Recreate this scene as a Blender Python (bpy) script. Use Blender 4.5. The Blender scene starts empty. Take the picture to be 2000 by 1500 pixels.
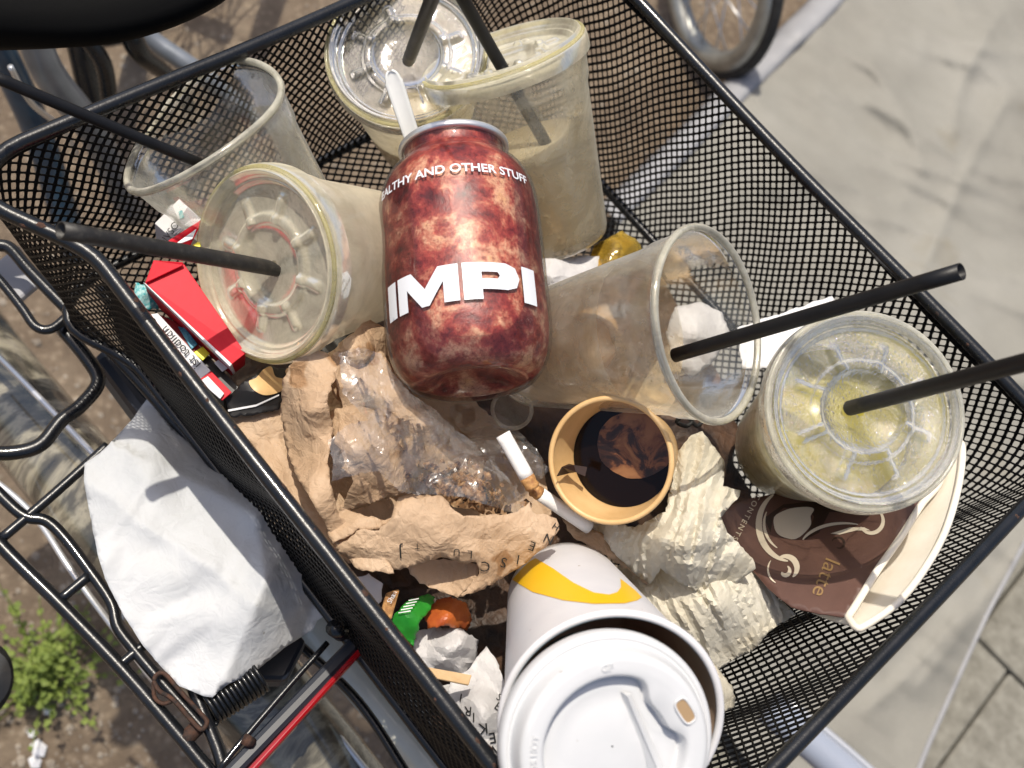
import bpy, math, random
import numpy as np
from mathutils import Vector, Matrix, noise
from mathutils.geometry import delaunay_2d_cdt
random.seed(7); np.random.seed(7); noise.seed_set(3)
sc = bpy.context.scene
COL = sc.collection
# ------------------------------------------------------------------ camera, sky, sun, exposure
F = 2190.0                       # focal length in photograph pixels (photo is 2000 x 1500)
RIM = 0.80                       # height of the basket rim above the ground
HC = 0.48                        # camera above the rim
AX = np.array([0.63591, 0.73566, 0.23329])      # camera right in world axes
AY = np.array([0.74786, -0.51274, -0.42167])    # camera down
AZ = np.array([-0.19059, 0.44261, -0.87623])    # camera forward
AX /= np.linalg.norm(AX); AZ -= AX * (AZ @ AX); AZ /= np.linalg.norm(AZ); AY = np.cross(AZ, AX)
CAM = np.array([0, 0, RIM + HC])
cd = bpy.data.cameras.new('camera'); cam = bpy.data.objects.new('camera', cd); COL.objects.link(cam)
cd.sensor_width = 36; cd.lens = 36 * F / 2000; cd.clip_start = .02; cd.clip_end = 60
M = Matrix(((AX[0], -AY[0], -AZ[0], CAM[0]), (AX[1], -AY[1], -AZ[1], CAM[1]), (AX[2], -AY[2], -AZ[2], CAM[2]), (0, 0, 0, 1)))
cam.matrix_world = M; sc.camera = cam
cd.dof.use_dof = True; cd.dof.focus_distance = .56; cd.dof.aperture_fstop = 10.0
SUN = Vector((-.30, .03, .95)).normalized()
wd = bpy.data.worlds.new('World'); sc.world = wd; wd.use_nodes = True
wn = wd.node_tree; bg = wn.nodes['Background']
sky = wn.nodes.new('ShaderNodeTexSky'); sky.sky_type = 'NISHITA'; sky.sun_disc = False
sky.sun_elevation = math.asin(SUN.z); sky.sun_rotation = math.atan2(SUN.x, SUN.y); sky.dust_density = 4; sky.air_density = .9; sky.ozone_density = .6
wn.links.new(sky.outputs[0], bg.inputs[0]); bg.inputs[1].default_value = .115
sl = bpy.data.lights.new('sun', 'SUN'); sl.energy = 3.6; sl.angle = math.radians(.53); sl.color = (1, .93, .81)
so = bpy.data.objects.new('sun', sl); COL.objects.link(so); so.rotation_euler = SUN.to_track_quat('Z', 'Y').to_euler()
sc.view_settings.view_transform = 'Standard'; sc.view_settings.look = 'None'
sc.view_settings.exposure = 0.26; sc.view_settings.gamma = 1; sc.view_settings.use_curve_mapping = False
sc.cycles.transparent_max_bounces = 32; sc.cycles.max_bounces = 10
sc.cycles.sample_clamp_indirect = 6
# ------------------------------------------------------------------ helpers: place things
def ray(px, py):
    return AX * ((px - 1000) / F) + AY * ((py - 750) / F) + AZ
def W(px, py, d):                # point at depth d along the view axis
    return CAM + ray(px, py) * d
def H(px, py, z=0.0):            # point at height z above the rim plane
    r = ray(px, py); return CAM + r * ((z - HC) / r[2])
def unit(v):
    v = np.asarray(v, float); return v / np.linalg.norm(v)
ORG = {}
def _org(parent):
    return ORG[parent.name] if parent is not None else np.zeros(3)
def tag(o, label=None, cat=None, group=None, kind=None):
    if label: o['label'] = label
    if cat: o['category'] = cat
    if group: o['group'] = group
    if kind: o['kind'] = kind
    return o
def thing(name, loc, label, cat, group=None):
    o = bpy.data.objects.new(name, None); COL.objects.link(o); o.empty_display_size = .02
    o.location = Vector(loc); ORG[o.name] = np.array(loc, float)
    return tag(o, label, cat, group)
def mesh(name, V, Fc, mat, parent=None, smooth=True, loc=None, mats=None, mi=None):
    V = np.asarray(V, float)
    org = _org(parent)
    o_loc = np.zeros(3)
    if parent is None:
        o_loc = np.array(loc, float) if loc is not None else np.array([V[:, 0].mean(), V[:, 1].mean(), V[:, 2].min()])
        org = o_loc
    me = bpy.data.meshes.new(name)
    if isinstance(Fc, np.ndarray) and Fc.ndim == 2:
        n, k = Fc.shape
        me.vertices.add(len(V)); me.vertices.foreach_set('co', (V - org).ravel())
        me.loops.add(n * k); me.loops.foreach_set('vertex_index', Fc.ravel().astype(np.int32))
        me.polygons.add(n); me.polygons.foreach_set('loop_start', np.arange(0, n * k, k, dtype=np.int32))
        me.update(calc_edges=True)
    else:
        me.from_pydata([tuple(v) for v in (V - org)], [], [tuple(int(i) for i in f) for f in Fc])
    for m in (mats or [mat]): me.materials.append(m)
    if mi is not None: me.polygons.foreach_set('material_index', np.asarray(mi, np.int32))
    me.polygons.foreach_set('use_smooth', [smooth] * len(me.polygons)); me.update()
    o = bpy.data.objects.new(name, me); COL.objects.link(o)
    if parent is not None: o.parent = parent
    else: o.location = Vector(o_loc)
    ORG[o.name] = np.array(org, float)
    return o
def solid(o, t, off=0.0):
    m = o.modifiers.new('thickness', 'SOLIDIFY'); m.thickness = t; m.offset = off; return o
def bevel(o, w, seg=2):
    m = o.modifiers.new('bevel', 'BEVEL'); m.width = w; m.segments = seg; m.limit_method = 'ANGLE'; return o
class MB:
    def __init__(s): s.v = []; s.f = []
    def add(s, V, Fc):
        b = len(s.v); s.v += [tuple(v) for v in V]; s.f += [tuple(i + b for i in f) for f in Fc]
def spline(P, n):
    P = [np.asarray(p, float) for p in P]
    if len(P) == 2: return [P[0] + (P[1] - P[0]) * t for t in np.linspace(0, 1, n)]
    Q = [2 * P[0] - P[1]] + P + [2 * P[-1] - P[-2]]; out = []
    for i in range(len(P) - 1):
        a, b, c, d = Q[i:i + 4]
        for t in np.linspace(0, 1, n, endpoint=False):
            out.append(.5 * (2 * b + (c - a) * t + (2 * a - 5 * b + 4 * c - d) * t * t + (3 * b - a - 3 * c + d) * t ** 3))
    out.append(P[-1]); return out
def tube(P, r, seg=14, closed=False, cap=True, rr=None):
    P = [np.asarray(p, float) for p in P]; n = len(P); V = []; Fc = []
    T = []
    for i in range(n):
        if closed: t = P[(i + 1) % n] - P[i - 1]
        else: t = P[min(i + 1, n - 1)] - P[max(i - 1, 0)]
        T.append(unit(t))
    u = unit(np.cross(T[0], [0.13, .31, .9]))
    for i in range(n):
        u = unit(u - T[i] * (u @ T[i])); w = np.cross(T[i], u)
        ri = rr[i] if rr is not None else r
        for k in range(seg):
            a = 2 * math.pi * k / seg; V.append(P[i] + (u * math.cos(a) + w * math.sin(a)) * ri)
    m = n if closed else n - 1
    for i in range(m):
        for k in range(seg):
            a = i * seg + k; b = i * seg + (k + 1) % seg; j = (i + 1) % n
            Fc.append((a, b, j * seg + (k + 1) % seg, j * seg + k))
    if cap and not closed:
        Fc.append(tuple(range(seg))[::-1]); Fc.append(tuple((n - 1) * seg + k for k in range(seg)))
    return V, Fc
def frame(n):
    n = unit(n); u = np.cross(n, [0, 0, 1.0])
    if np.linalg.norm(u) < 1e-3: u = np.array([1.0, 0, 0])
    u = unit(u); return u, np.cross(n, u), n
def lathe(prof, c, n, seg=96, warp=None, u0=None):
    u, w, n = frame(n)
    if u0 is not None: u = unit(u0 - n * (u0 @ n)); w = np.cross(n, u)
    V = []; Fc = []
    for (r, z) in prof:
        for k in range(seg):
            a = 2 * math.pi * k / seg; x, y = math.cos(a) * r, math.sin(a) * r; zz = z
            if warp: x, y, zz = warp(x, y, z)
            V.append(c + u * x + w * y + n * zz)
    for i in range(len(prof) - 1):
        for k in range(seg):
            k2 = (k + 1) % seg
            Fc.append((i * seg + k, i * seg + k2, (i + 1) * seg + k2, (i + 1) * seg + k))
    return np.array(V), np.array(Fc)
def ell(cx, cy, major, ratio, body, R):
    """pose of a round rim seen as an ellipse: centre and the normal out of its opening"""
    d = 2 * R * F / major; c = W(cx, cy, d); v = unit(CAM - c)
    b = unit(body); bw = AX * b[0] + AY * b[1]; bw = unit(bw - v * (bw @ v))
    return c, unit(v * ratio - bw * math.sqrt(1 - ratio * ratio))
# ------------------------------------------------------------------ helpers: materials
def _n(nt, t, **k):
    nd = nt.nodes.new(t)
    for a, b in k.items(): setattr(nd, a, b)
    return nd
def ramp(nt, stops, fac):
    r = _n(nt, 'ShaderNodeValToRGB'); e = r.color_ramp.elements
    while len(e) < len(stops): e.new(.5)
    for i, (p, c) in enumerate(stops):
        e[i].position = p; e[i].color = (*c, 1) if len(c) == 3 else c
    nt.links.new(fac, r.inputs[0]); return r.outputs[0]
def tex(nt, scale, detail=6, rough=.6, dist=0, kind='ShaderNodeTexNoise', sc3=None):
    co = _n(nt, 'ShaderNodeTexCoord'); src = co.outputs['Object']
    if sc3:
        mp = _n(nt, 'ShaderNodeMapping'); mp.inputs['Scale'].default_value = sc3; nt.links.new(src, mp.inputs[0]); src = mp.outputs[0]
    t = _n(nt, kind); t.inputs['Scale'].default_value = scale
    if kind == 'ShaderNodeTexNoise':
        t.inputs['Detail'].default_value = detail; t.inputs['Roughness'].default_value = rough; t.inputs['Distortion'].default_value = dist
    nt.links.new(src, t.inputs['Vector']); return t
def newmat(name):
    m = bpy.data.materials.new(name); m.use_nodes = True; nt = m.node_tree; nt.nodes.clear()
    out = _n(nt, 'ShaderNodeOutputMaterial'); return m, nt, out
def crease_height(nt, scale):
    L = nt.links.new; co = _n(nt, 'ShaderNodeTexCoord'); nz = _n(nt, 'ShaderNodeTexNoise'); nz.inputs['Scale'].default_value = scale * .8; nz.inputs['Detail'].default_value = 3; L(co.outputs['Object'], nz.inputs['Vector'])
    ml = _n(nt, 'ShaderNodeVectorMath', operation='SCALE'); ml.inputs['Scale'].default_value = .8 / scale; L(nz.outputs['Color'], ml.inputs[0])
    ad = _n(nt, 'ShaderNodeVectorMath', operation='ADD'); L(co.outputs['Object'], ad.inputs[0]); L(ml.outputs[0], ad.inputs[1]); tot = None
    for k, (f, w) in enumerate(((1, 1.0), (2.3, .5), (5.1, .25))):
        v = _n(nt, 'ShaderNodeTexVoronoi', feature='F1'); v.inputs['Scale'].default_value = scale * f; L(ad.outputs[0], v.inputs['Vector'])
        v2 = _n(nt, 'ShaderNodeTexVoronoi', feature='DISTANCE_TO_EDGE'); v2.inputs['Scale'].default_value = scale * f; L(ad.outputs[0], v2.inputs['Vector'])
        mn = _n(nt, 'ShaderNodeMath', operation='MINIMUM'); mn.inputs[1].default_value = .16; L(v2.outputs['Distance'], mn.inputs[0])
        a = _n(nt, 'ShaderNodeMath', operation='MULTIPLY_ADD'); a.inputs[1].default_value = 2.2; L(mn.outputs[0], a.inputs[0]); L(v.outputs['Distance'], a.inputs[2])
        m = _n(nt, 'ShaderNodeMath', operation='MULTIPLY'); m.inputs[1].default_value = w; L(a.outputs[0], m.inputs[0])
        if tot is None: tot = m.outputs[0]
        else:
            q = _n(nt, 'ShaderNodeMath', operation='ADD'); L(tot, q.inputs[0]); L(m.outputs[0], q.inputs[1]); tot = q.outputs[0]
    return tot
def pbr(name, stops, scale=40, rough=.5, metal=0, bump=0, bscale=200, coat=0, trans=0, dist=0, spec=.5, rvar=0, detail=6, bdist=.001, crease=None, specks=None):
    m, nt, out = newmat(name)
    p = _n(nt, 'ShaderNodeBsdfPrincipled')
    if isinstance(stops, tuple): p.inputs['Base Color'].default_value = (*stops, 1); colo = None
    else:
        t = tex(nt, scale, dist=dist, detail=detail); colo = ramp(nt, stops, t.outputs['Fac']); nt.links.new(colo, p.inputs['Base Color'])
    p.inputs['Roughness'].default_value = rough; p.inputs['Metallic'].default_value = metal
    p.inputs['Coat Weight'].default_value = coat; p.inputs['Coat Roughness'].default_value = .06
    p.inputs['Specular IOR Level'].default_value = spec
    if rvar:
        t = tex(nt, scale * 2.3); mr = _n(nt, 'ShaderNodeMapRange'); mr.inputs[3].default_value = max(.02, rough - rvar); mr.inputs[4].default_value = min(1, rough + rvar)
        nt.links.new(t.outputs['Fac'], mr.inputs[0]); nt.links.new(mr.outputs[0], p.inputs['Roughness'])
    nrm = None
    if bump:
        t = tex(nt, bscale, detail=8, rough=.65); b = _n(nt, 'ShaderNodeBump'); b.inputs['Strength'].default_value = bump; b.inputs['Distance'].default_value = bdist
        nt.links.new(t.outputs['Fac'], b.inputs['Height']); nt.links.new(b.outputs[0], p.inputs['Normal']); nrm = b.outputs[0]
    if crease:
        b = _n(nt, 'ShaderNodeBump'); b.inputs['Strength'].default_value = crease[1]; b.inputs['Distance'].default_value = crease[2]
        nt.links.new(crease_height(nt, crease[0]), b.inputs['Height'])
        if nrm: nt.links.new(nrm, b.inputs['Normal'])
        nt.links.new(b.outputs[0], p.inputs['Normal']); nrm = b.outputs[0]
    if specks:
        t = tex(nt, specks[0], detail=2, rough=.5); t2 = ramp(nt, [(specks[1], (1, 1, 1)), (min(.99, specks[1] + .03), specks[2])], t.outputs['Fac'])
        mx = _n(nt, 'ShaderNodeMix', data_type='RGBA', blend_type='MULTIPLY'); mx.inputs[0].default_value = .85
        nt.links.new(colo, mx.inputs[6]); nt.links.new(t2, mx.inputs[7]); nt.links.new(mx.outputs[2], p.inputs['Base Color']); colo = mx.outputs[2]
    sh = p.outputs[0]
    if trans:
        tr = _n(nt, 'ShaderNodeBsdfTranslucent'); mx = _n(nt, 'ShaderNodeMixShader'); mx.inputs[0].default_value = trans
        if colo: nt.links.new(colo, tr.inputs[0])
        else: tr.inputs[0].default_value = (*stops, 1)
        if nrm: nt.links.new(nrm, tr.inputs['Normal'])
        nt.links.new(sh, mx.inputs[1]); nt.links.new(tr.outputs[0], mx.inputs[2]); sh = mx.outputs[0]
    nt.links.new(sh, out.inputs[0]); return m
def clear(name, tint=(.98, .97, .93), film=(.8, .76, .6), amount=(.05, .35), scale=60, rough=.06, edge=.5, bump=.25, bscale=160, gl=1.0, crease=None, drops=None):
    """thin clear plastic: see-through, mirror-like at grazing angles, with a patchy dried film"""
    m, nt, out = newmat(name); L = nt.links.new
    bt = tex(nt, bscale, detail=5); b = _n(nt, 'ShaderNodeBump'); b.inputs['Strength'].default_value = bump; b.inputs['Distance'].default_value = .001
    L(bt.outputs['Fac'], b.inputs['Height'])
    if drops:
        v = tex(nt, drops, kind='ShaderNodeTexVoronoi'); r2 = ramp(nt, [(.0, (1, 1, 1)), (.42, (.0, .0, .0))], v.outputs['Distance']); b3 = _n(nt, 'ShaderNodeBump'); b3.inputs['Strength'].default_value = .22; b3.inputs['Distance'].default_value = .0012
        L(r2, b3.inputs['Height']); L(b.outputs[0], b3.inputs['Normal']); b = b3
    if crease:
        b2 = _n(nt, 'ShaderNodeBump'); b2.inputs['Strength'].default_value = crease[1]; b2.inputs['Distance'].default_value = crease[2]
        L(crease_height(nt, crease[0]), b2.inputs['Height']); L(b.outputs[0], b2.inputs['Normal']); b = b2
    tr = _n(nt, 'ShaderNodeBsdfTransparent'); tr.inputs[0].default_value = (*tint, 1)
    g = _n(nt, 'ShaderNodeBsdfGlossy'); g.inputs['Roughness'].default_value = rough; L(b.outputs[0], g.inputs['Normal'])
    fr = _n(nt, 'ShaderNodeFresnel'); fr.inputs[0].default_value = 1.5; L(b.outputs[0], fr.inputs['Normal'])
    fm = _n(nt, 'ShaderNodeMath', operation='MULTIPLY'); fm.inputs[1].default_value = gl; L(fr.outputs[0], fm.inputs[0]); fm.use_clamp = True
    m1 = _n(nt, 'ShaderNodeMixShader'); L(fm.outputs[0], m1.inputs[0]); L(tr.outputs[0], m1.inputs[1]); L(g.outputs[0], m1.inputs[2])
    d = _n(nt, 'ShaderNodeBsdfDiffuse'); d.inputs[0].default_value = (*film, 1); L(b.outputs[0], d.inputs['Normal'])
    tl = _n(nt, 'ShaderNodeBsdfTranslucent'); tl.inputs[0].default_value = (*film, 1)
    m2 = _n(nt, 'ShaderNodeMixShader'); m2.inputs[0].default_value = .5; L(d.outputs[0], m2.inputs[1]); L(tl.outputs[0], m2.inputs[2])
    t = tex(nt, scale, detail=7, rough=.68, dist=.6); mr = _n(nt, 'ShaderNodeMapRange'); mr.inputs[1].default_value = .35; mr.inputs[2].default_value = .72
    mr.inputs[3].default_value = amount[0]; mr.inputs[4].default_value = amount[1]; L(t.outputs['Fac'], mr.inputs[0])
    lw = _n(nt, 'ShaderNodeLayerWeight'); lw.inputs[0].default_value = .35
    pw = _n(nt, 'ShaderNodeMath', operation='POWER'); pw.inputs[1].default_value = 2.2; L(lw.outputs['Facing'], pw.inputs[0])
    em = _n(nt, 'ShaderNodeMath', operation='MULTIPLY_ADD'); em.inputs[1].default_value = edge; L(pw.outputs[0], em.inputs[0]); L(mr.outputs[0], em.inputs[2]); em.use_clamp = True
    m3 = _n(nt, 'ShaderNodeMixShader'); L(em.outputs[0], m3.inputs[0]); L(m1.outputs[0], m3.inputs[1]); L(m2.outputs[0], m3.inputs[2])
    L(m3.outputs[0], out.inputs[0]); return m
MT = {}
MT['black_paint'] = pbr('black_paint', [(.3, (.004, .005, .006)), (.7, (.009, .010, .013))], 60, .28, bump=.15, bscale=500, coat=.3, rvar=.1, spec=.4)
MT['mesh_black'] = pbr('mesh_black', (.003, .003, .0035), rough=.5, spec=.18)
MT['rust'] = pbr('rust', [(.35, (.015, .010, .008)), (.65, (.08, .032, .016))], 200, .8, bump=.6, bscale=600)
MT['straw'] = pbr('straw_black', [(.3, (.005, .005, .006)), (.75, (.010, .010, .011))], 90, .42, bump=.08, bscale=300, rvar=.08, spec=.3)
MT['straw_old'] = pbr('straw_scuffed', [(.3, (.010, .009, .008)), (.55, (.02, .018, .016)), (.78, (.06, .055, .045))], 260, .5, bump=.2, bscale=300)
MT['kraft'] = pbr('kraft_paper', [(.25, (.48, .32, .19)), (.5, (.62, .44, .285)), (.8, (.74, .56, .39))], 28, .62, bump=.3, bscale=400, trans=.28, detail=8, crease=(50, .8, .0022), specks=(38, .66, (.62, .48, .34)))
MT['kraft_cup'] = pbr('kraft_cup_board', [(.3, (.58, .36, .15)), (.7, (.72, .48, .23))], 60, .45, bump=.08, bscale=700)
MT['ink'] = pbr('black_ink', (.012, .012, .012), rough=.7)
MT['tissue'] = pbr('cream_tissue', [(.25, (.68, .61, .46)), (.5, (.82, .78, .67)), (.8, (.88, .85, .77))], 22, .75, bump=.2, bscale=500, trans=.4, crease=(46, .50, .0018), specks=(30, .64, (.86, .74, .52)))
MT['white_tissue'] = pbr('white_tissue', [(.3, (.62, .60, .60)), (.7, (.78, .77, .77))], 30, .75, bump=.2, bscale=400, trans=.25, crease=(70, .4, .0016))
MT['white_paper'] = pbr('white_paper', [(.25, (.52, .535, .545)), (.5, (.60, .615, .635)), (.8, (.65, .66, .68))], 14, .6, bump=.15, bscale=200, trans=.18, crease=(34, .42, .0022), specks=(85, .745, (.35, .3, .2)))
MT['paper_cup'] = pbr('white_paper_cup', [(.3, (.64, .63, .65)), (.7, (.70, .69, .70))], 40, .38, bump=.06, bscale=500, specks=(160, .745, (.45, .36, .28)))
MT['cup_lining'] = pbr('stained_cup_lining', [(.3, (.50, .33, .22)), (.7, (.66, .48, .35))], 30, .35, bump=.1, bscale=300)
MT['yellow'] = pbr('yellow_print', (.86, .50, .01), rough=.4)
MT['red'] = pbr('red_card', [(.3, (.50, .008, .02)), (.7, (.62, .012, .03))], 60, .5, bump=.1, bscale=200, spec=.2)
MT['dark_red'] = pbr('dark_red_card', (.25, .005, .012), rough=.35)
MT['card_white'] = pbr('white_card', [(.3, (.60, .60, .62)), (.7, (.74, .74, .76))], 60, .5)
MT['card_grey'] = pbr('grey_card', (.28, .28, .30), rough=.5)
MT['teal'] = pbr('teal_print', [(.4, (.03, .30, .32)), (.6, (.35, .55, .55))], 500, .5)
MT['blue'] = pbr('blue_print', [(.4, (.02, .16, .26)), (.6, (.10, .34, .45))], 400, .5)
MT['bright_yellow'] = pbr('bright_yellow_card', (.85, .75, .04), rough=.4)
MT['black_card'] = pbr('black_card', (.014, .013, .013), rough=.4)
MT['lid_white'] = pbr('white_lid_plastic', [(.3, (.58, .59, .60)), (.7, (.63, .635, .65))], 30, .36, bump=.05, bscale=300, specks=(190, .75, (.5, .42, .34)))
MT['spoon'] = pbr('pale_plastic_spoon', [(.3, (.76, .76, .73)), (.7, (.86, .86, .82))], 60, .4)
MT['coffee'] = pbr('black_coffee', (.006, .003, .002), rough=.12, spec=.25)
MT['crema'] = pbr('dried_crema', [(.40, (.010, .004, .003)), (.47, (.035, .013, .007)), (.50, (.13, .05, .02)), (.58, (.22, .10, .04)), (.75, (.27, .13, .055))], 55, .35, dist=1.2, bump=.3, bscale=200)
MT['brown_cup'] = pbr('brown_printed_board', [(.3, (.085, .040, .030)), (.7, (.115, .056, .042))], 50, .42, bump=.1, bscale=300)
MT['cream_print'] = pbr('cream_print', (.62, .54, .42), rough=.5)
MT['gold_print'] = pbr('gold_print', (.26, .16, .07), rough=.35)
MT['dark_print'] = pbr('dark_brown_print', (.03, .014, .010), rough=.45)
MT['cream_board'] = pbr('cream_board', [(.3, (.72, .66, .55)), (.7, (.82, .77, .68))], 50, .5, bump=.1, bscale=400)
MT['butt_white'] = pbr('cigarette_paper', (.80, .79, .77), rough=.7, bump=.2, bscale=900)
MT['butt_tan'] = pbr('cigarette_filter', [(.4, (.30, .14, .05)), (.6, (.52, .28, .10))], 400, .7)
MT['green'] = pbr('green_foil', [(.3, (.01, .16, .015)), (.7, (.03, .30, .03))], 60, .3, bump=.5, bscale=150)
MT['orange'] = pbr('orange_peel', [(.3, (.30, .05, .015)), (.7, (.60, .17, .03))], 60, .35, bump=.3, bscale=250)
MT['wood'] = pbr('wood_stick', [(.3, (.52, .34, .17)), (.7, (.66, .47, .27))], 80, .6, bump=.2, bscale=300)
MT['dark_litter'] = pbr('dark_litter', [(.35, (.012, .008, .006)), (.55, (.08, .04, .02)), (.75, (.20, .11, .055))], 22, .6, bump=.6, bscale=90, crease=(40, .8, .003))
MT['crumbs'] = pbr('baked_crumbs', [(.35, (.03, .025, .02)), (.5, (.30, .16, .07)), (.7, (.60, .40, .22))], 260, .8)
MT['milky'] = pbr('milky_drink', [(.3, (.74, .62, .40)), (.7, (.84, .74, .53))], 26, .25, bump=.1, bscale=90, trans=.4)
MT['green_drink'] = pbr('green_yellow_drink', [(.3, (.50, .42, .03)), (.7, (.68, .60, .12))], 26, .25, bump=.1, bscale=90, trans=.45)
MT['beige_drink'] = pbr('beige_residue', [(.3, (.52, .38, .27)), (.7, (.62, .47, .34))], 26, .3, bump=.1, bscale=90, trans=.25)
MT['clear_cup'] = clear('clear_cup_plastic', film=(.96, .95, .88), amount=(.02, .2), scale=55, edge=.4, gl=1.8, rough=.04)
MT['clear_lid'] = clear('clear_lid_plastic', film=(.92, .90, .80), amount=(.05, .30), scale=70, bump=.3, edge=.35, gl=2.4, rough=.04)
MT['smeared'] = clear('smeared_cup_plastic', film=(.96, .94, .82), amount=(.02, .30), scale=60, edge=.45, gl=1.8, rough=.04)
MT['milky_cup'] = clear('milk_filmed_cup_plastic', film=(.95, .88, .70), amount=(.12, .42), drops=330, scale=38, edge=.4, gl=1.8, rough=.04)
MT['beige_cup'] = clear('beige_filmed_cup_plastic', film=(.94, .85, .66), amount=(.34, .56), scale=30, edge=.4, gl=1.8, rough=.04)
MT['hazy_lid'] = clear('filmed_lid_plastic', film=(.95, .90, .72), amount=(.30, .60), scale=50, bump=.3, edge=.35, gl=1.0, rough=.04)
MT['wet_lid'] = clear('wet_speckled_lid_plastic', drops=420, film=(.96, .94, .80), amount=(.03, .30), scale=170, bump=.5, bscale=650, edge=.4, gl=2.8, rough=.04)
MT['cello'] = clear('cellophane', tint=(.97, .97, .97), film=(.98, .97, .95), amount=(.0, .18), scale=90, rough=.17, edge=.18, bump=.1, bscale=120, gl=2.6, crease=(20, .7, .005))
MT['slot_tan'] = pbr('tan_inside_of_lid', (.36, .24, .13), rough=.5)
MT['deep_teal'] = pbr('deep_teal_print', [(.45, (.01, .10, .14)), (.55, (.02, .16, .20))], 40, .4)
MT['glass'] = clear('jar_glass', film=(.8, .78, .75), amount=(.0, .03), scale=60, rough=.02, edge=.06, bump=0.02, gl=.7, tint=(.995, .99, .985))
MT['steel'] = pbr('brushed_steel', (.72, .72, .72), rough=.34, metal=.75, bump=.1, bscale=400)
MT['silver_paint'] = pbr('silver_grey_frame_paint', [(.3, (.16, .18, .20)), (.7, (.24, .26, .29))], 40, .35, metal=.4, coat=.5)
MT['blue_paint'] = pbr('dark_blue_frame_paint', [(.3, (.01, .03, .06)), (.7, (.03, .08, .13))], 40, .35, coat=.5)
MT['saddle'] = pbr('black_saddle_vinyl', (.003, .003, .003), rough=.75, bump=.1, bscale=500, spec=.12)
MT['rubber'] = pbr('tyre_rubber', [(.3, (.012, .012, .012)), (.7, (.03, .029, .028))], 100, .75, bump=.4, bscale=400)
MT['alu'] = pbr('dull_aluminium', [(.3, (.28, .28, .26)), (.7, (.42, .42, .39))], 50, .38, metal=.7, bump=.1)
MT['fender'] = pbr('grey_mudguard_painted_streaks', [(.35, (.03, .028, .024)), (.47, (.09, .08, .06)), (.56, (.30, .27, .20)), (.62, (.12, .11, .09)), (.75, (.45, .41, .32))], 9, .12, coat=1, dist=3.5, bump=.5, bscale=25)  # pale and dark colour bands paint in the mudguard's reflection streaks
MT['pale_tube'] = pbr('pale_bike_frame_paint', [(.3, (.36, .35, .29)), (.7, (.55, .54, .48))], 12, .28, coat=.7)
MT['reflector'] = pbr('red_reflector', (.30, .004, .008), rough=.2, coat=.8)
MT['navy_plastic'] = pbr('navy_black_plastic', (.012, .016, .026), rough=.4)
MT['leaf'] = pbr('weed_leaf', [(.3, (.11, .17, .025)), (.7, (.30, .37, .08))], 60, .5, trans=.35)
MT['pebble'] = pbr('pebbles', [(.3, (.10, .08, .06)), (.7, (.36, .31, .25))], 9, .8)
MT['grey_tube'] = pbr('blue_grey_tube', (.30, .33, .40), rough=.3, coat=.5)
def soil():
    m, nt, out = newmat('soil'); L = nt.links.new
    p = _n(nt, 'ShaderNodeBsdfPrincipled'); p.inputs['Roughness'].default_value = .9
    a = tex(nt, 9, detail=10, rough=.7); c = ramp(nt, [(.3, (.10, .066, .04)), (.5, (.24, .175, .115)), (.7, (.42, .33, .23))], a.outputs['Fac'])
    v = tex(nt, 85, kind='ShaderNodeTexVoronoi'); c2 = ramp(nt, [(0, (.42, .36, .28)), (.28, (.22, .17, .12)), (.5, (.12, .09, .065))], v.outputs['Distance'])
    mx = _n(nt, 'ShaderNodeMix', data_type='RGBA'); mx.inputs[0].default_value = .5; L(c, mx.inputs[6]); L(c2, mx.inputs[7]); L(mx.outputs[2], p.inputs['Base Color'])
    b = _n(nt, 'ShaderNodeBump'); b.inputs['Strength'].default_value = 1; b.inputs['Distance'].default_value = .012
    n2 = tex(nt, 60, detail=8, rough=.7); L(n2.outputs['Fac'], b.inputs['Height']); L(b.outputs[0], p.inputs['Normal'])
    L(p.outputs[0], out.inputs[0]); return m
MT['soil'] = soil()
def fabric():
    m, nt, out = newmat('tarp_fabric'); L = nt.links.new
    p = _n(nt, 'ShaderNodeBsdfPrincipled'); p.inputs['Roughness'].default_value = .7
    a = tex(nt, 5, detail=8, rough=.6); c = ramp(nt, [(.3, (.185, .175, .150)), (.55, (.235, .225, .195)), (.75, (.265, .255, .225))], a.outputs['Fac'])
    s = tex(nt, 7, detail=5, rough=.6); st = ramp(nt, [(.62, (1, 1, 1)), (.76, (.80, .72, .56))], s.outputs['Fac'])
    mx = _n(nt, 'ShaderNodeMix', data_type='RGBA', blend_type='MULTIPLY'); mx.inputs[0].default_value = .6; L(c, mx.inputs[6]); L(st, mx.inputs[7])
    L(mx.outputs[2], p.inputs['Base Color'])
    w = tex(nt, 260, detail=3); b = _n(nt, 'ShaderNodeBump'); b.inputs['Strength'].default_value = .35; b.inputs['Distance'].default_value = .002
    L(w.outputs['Fac'], b.inputs['Height']); L(b.outputs[0], p.inputs['Normal']); L(p.outputs[0], out.inputs[0]); return m
MT['fabric'] = fabric()
MT['fabric_hem'] = pbr('tarp_hem', [(.3, (.25, .25, .26)), (.7, (.31, .31, .32))], 20, .6, bump=.3, bscale=200)
MT['slab'] = pbr('paving_concrete', [(.3, (.13, .122, .10)), (.5, (.19, .18, .15)), (.7, (.25, .24, .205))], 60, .9, bump=.8, bscale=350, detail=12)
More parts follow.
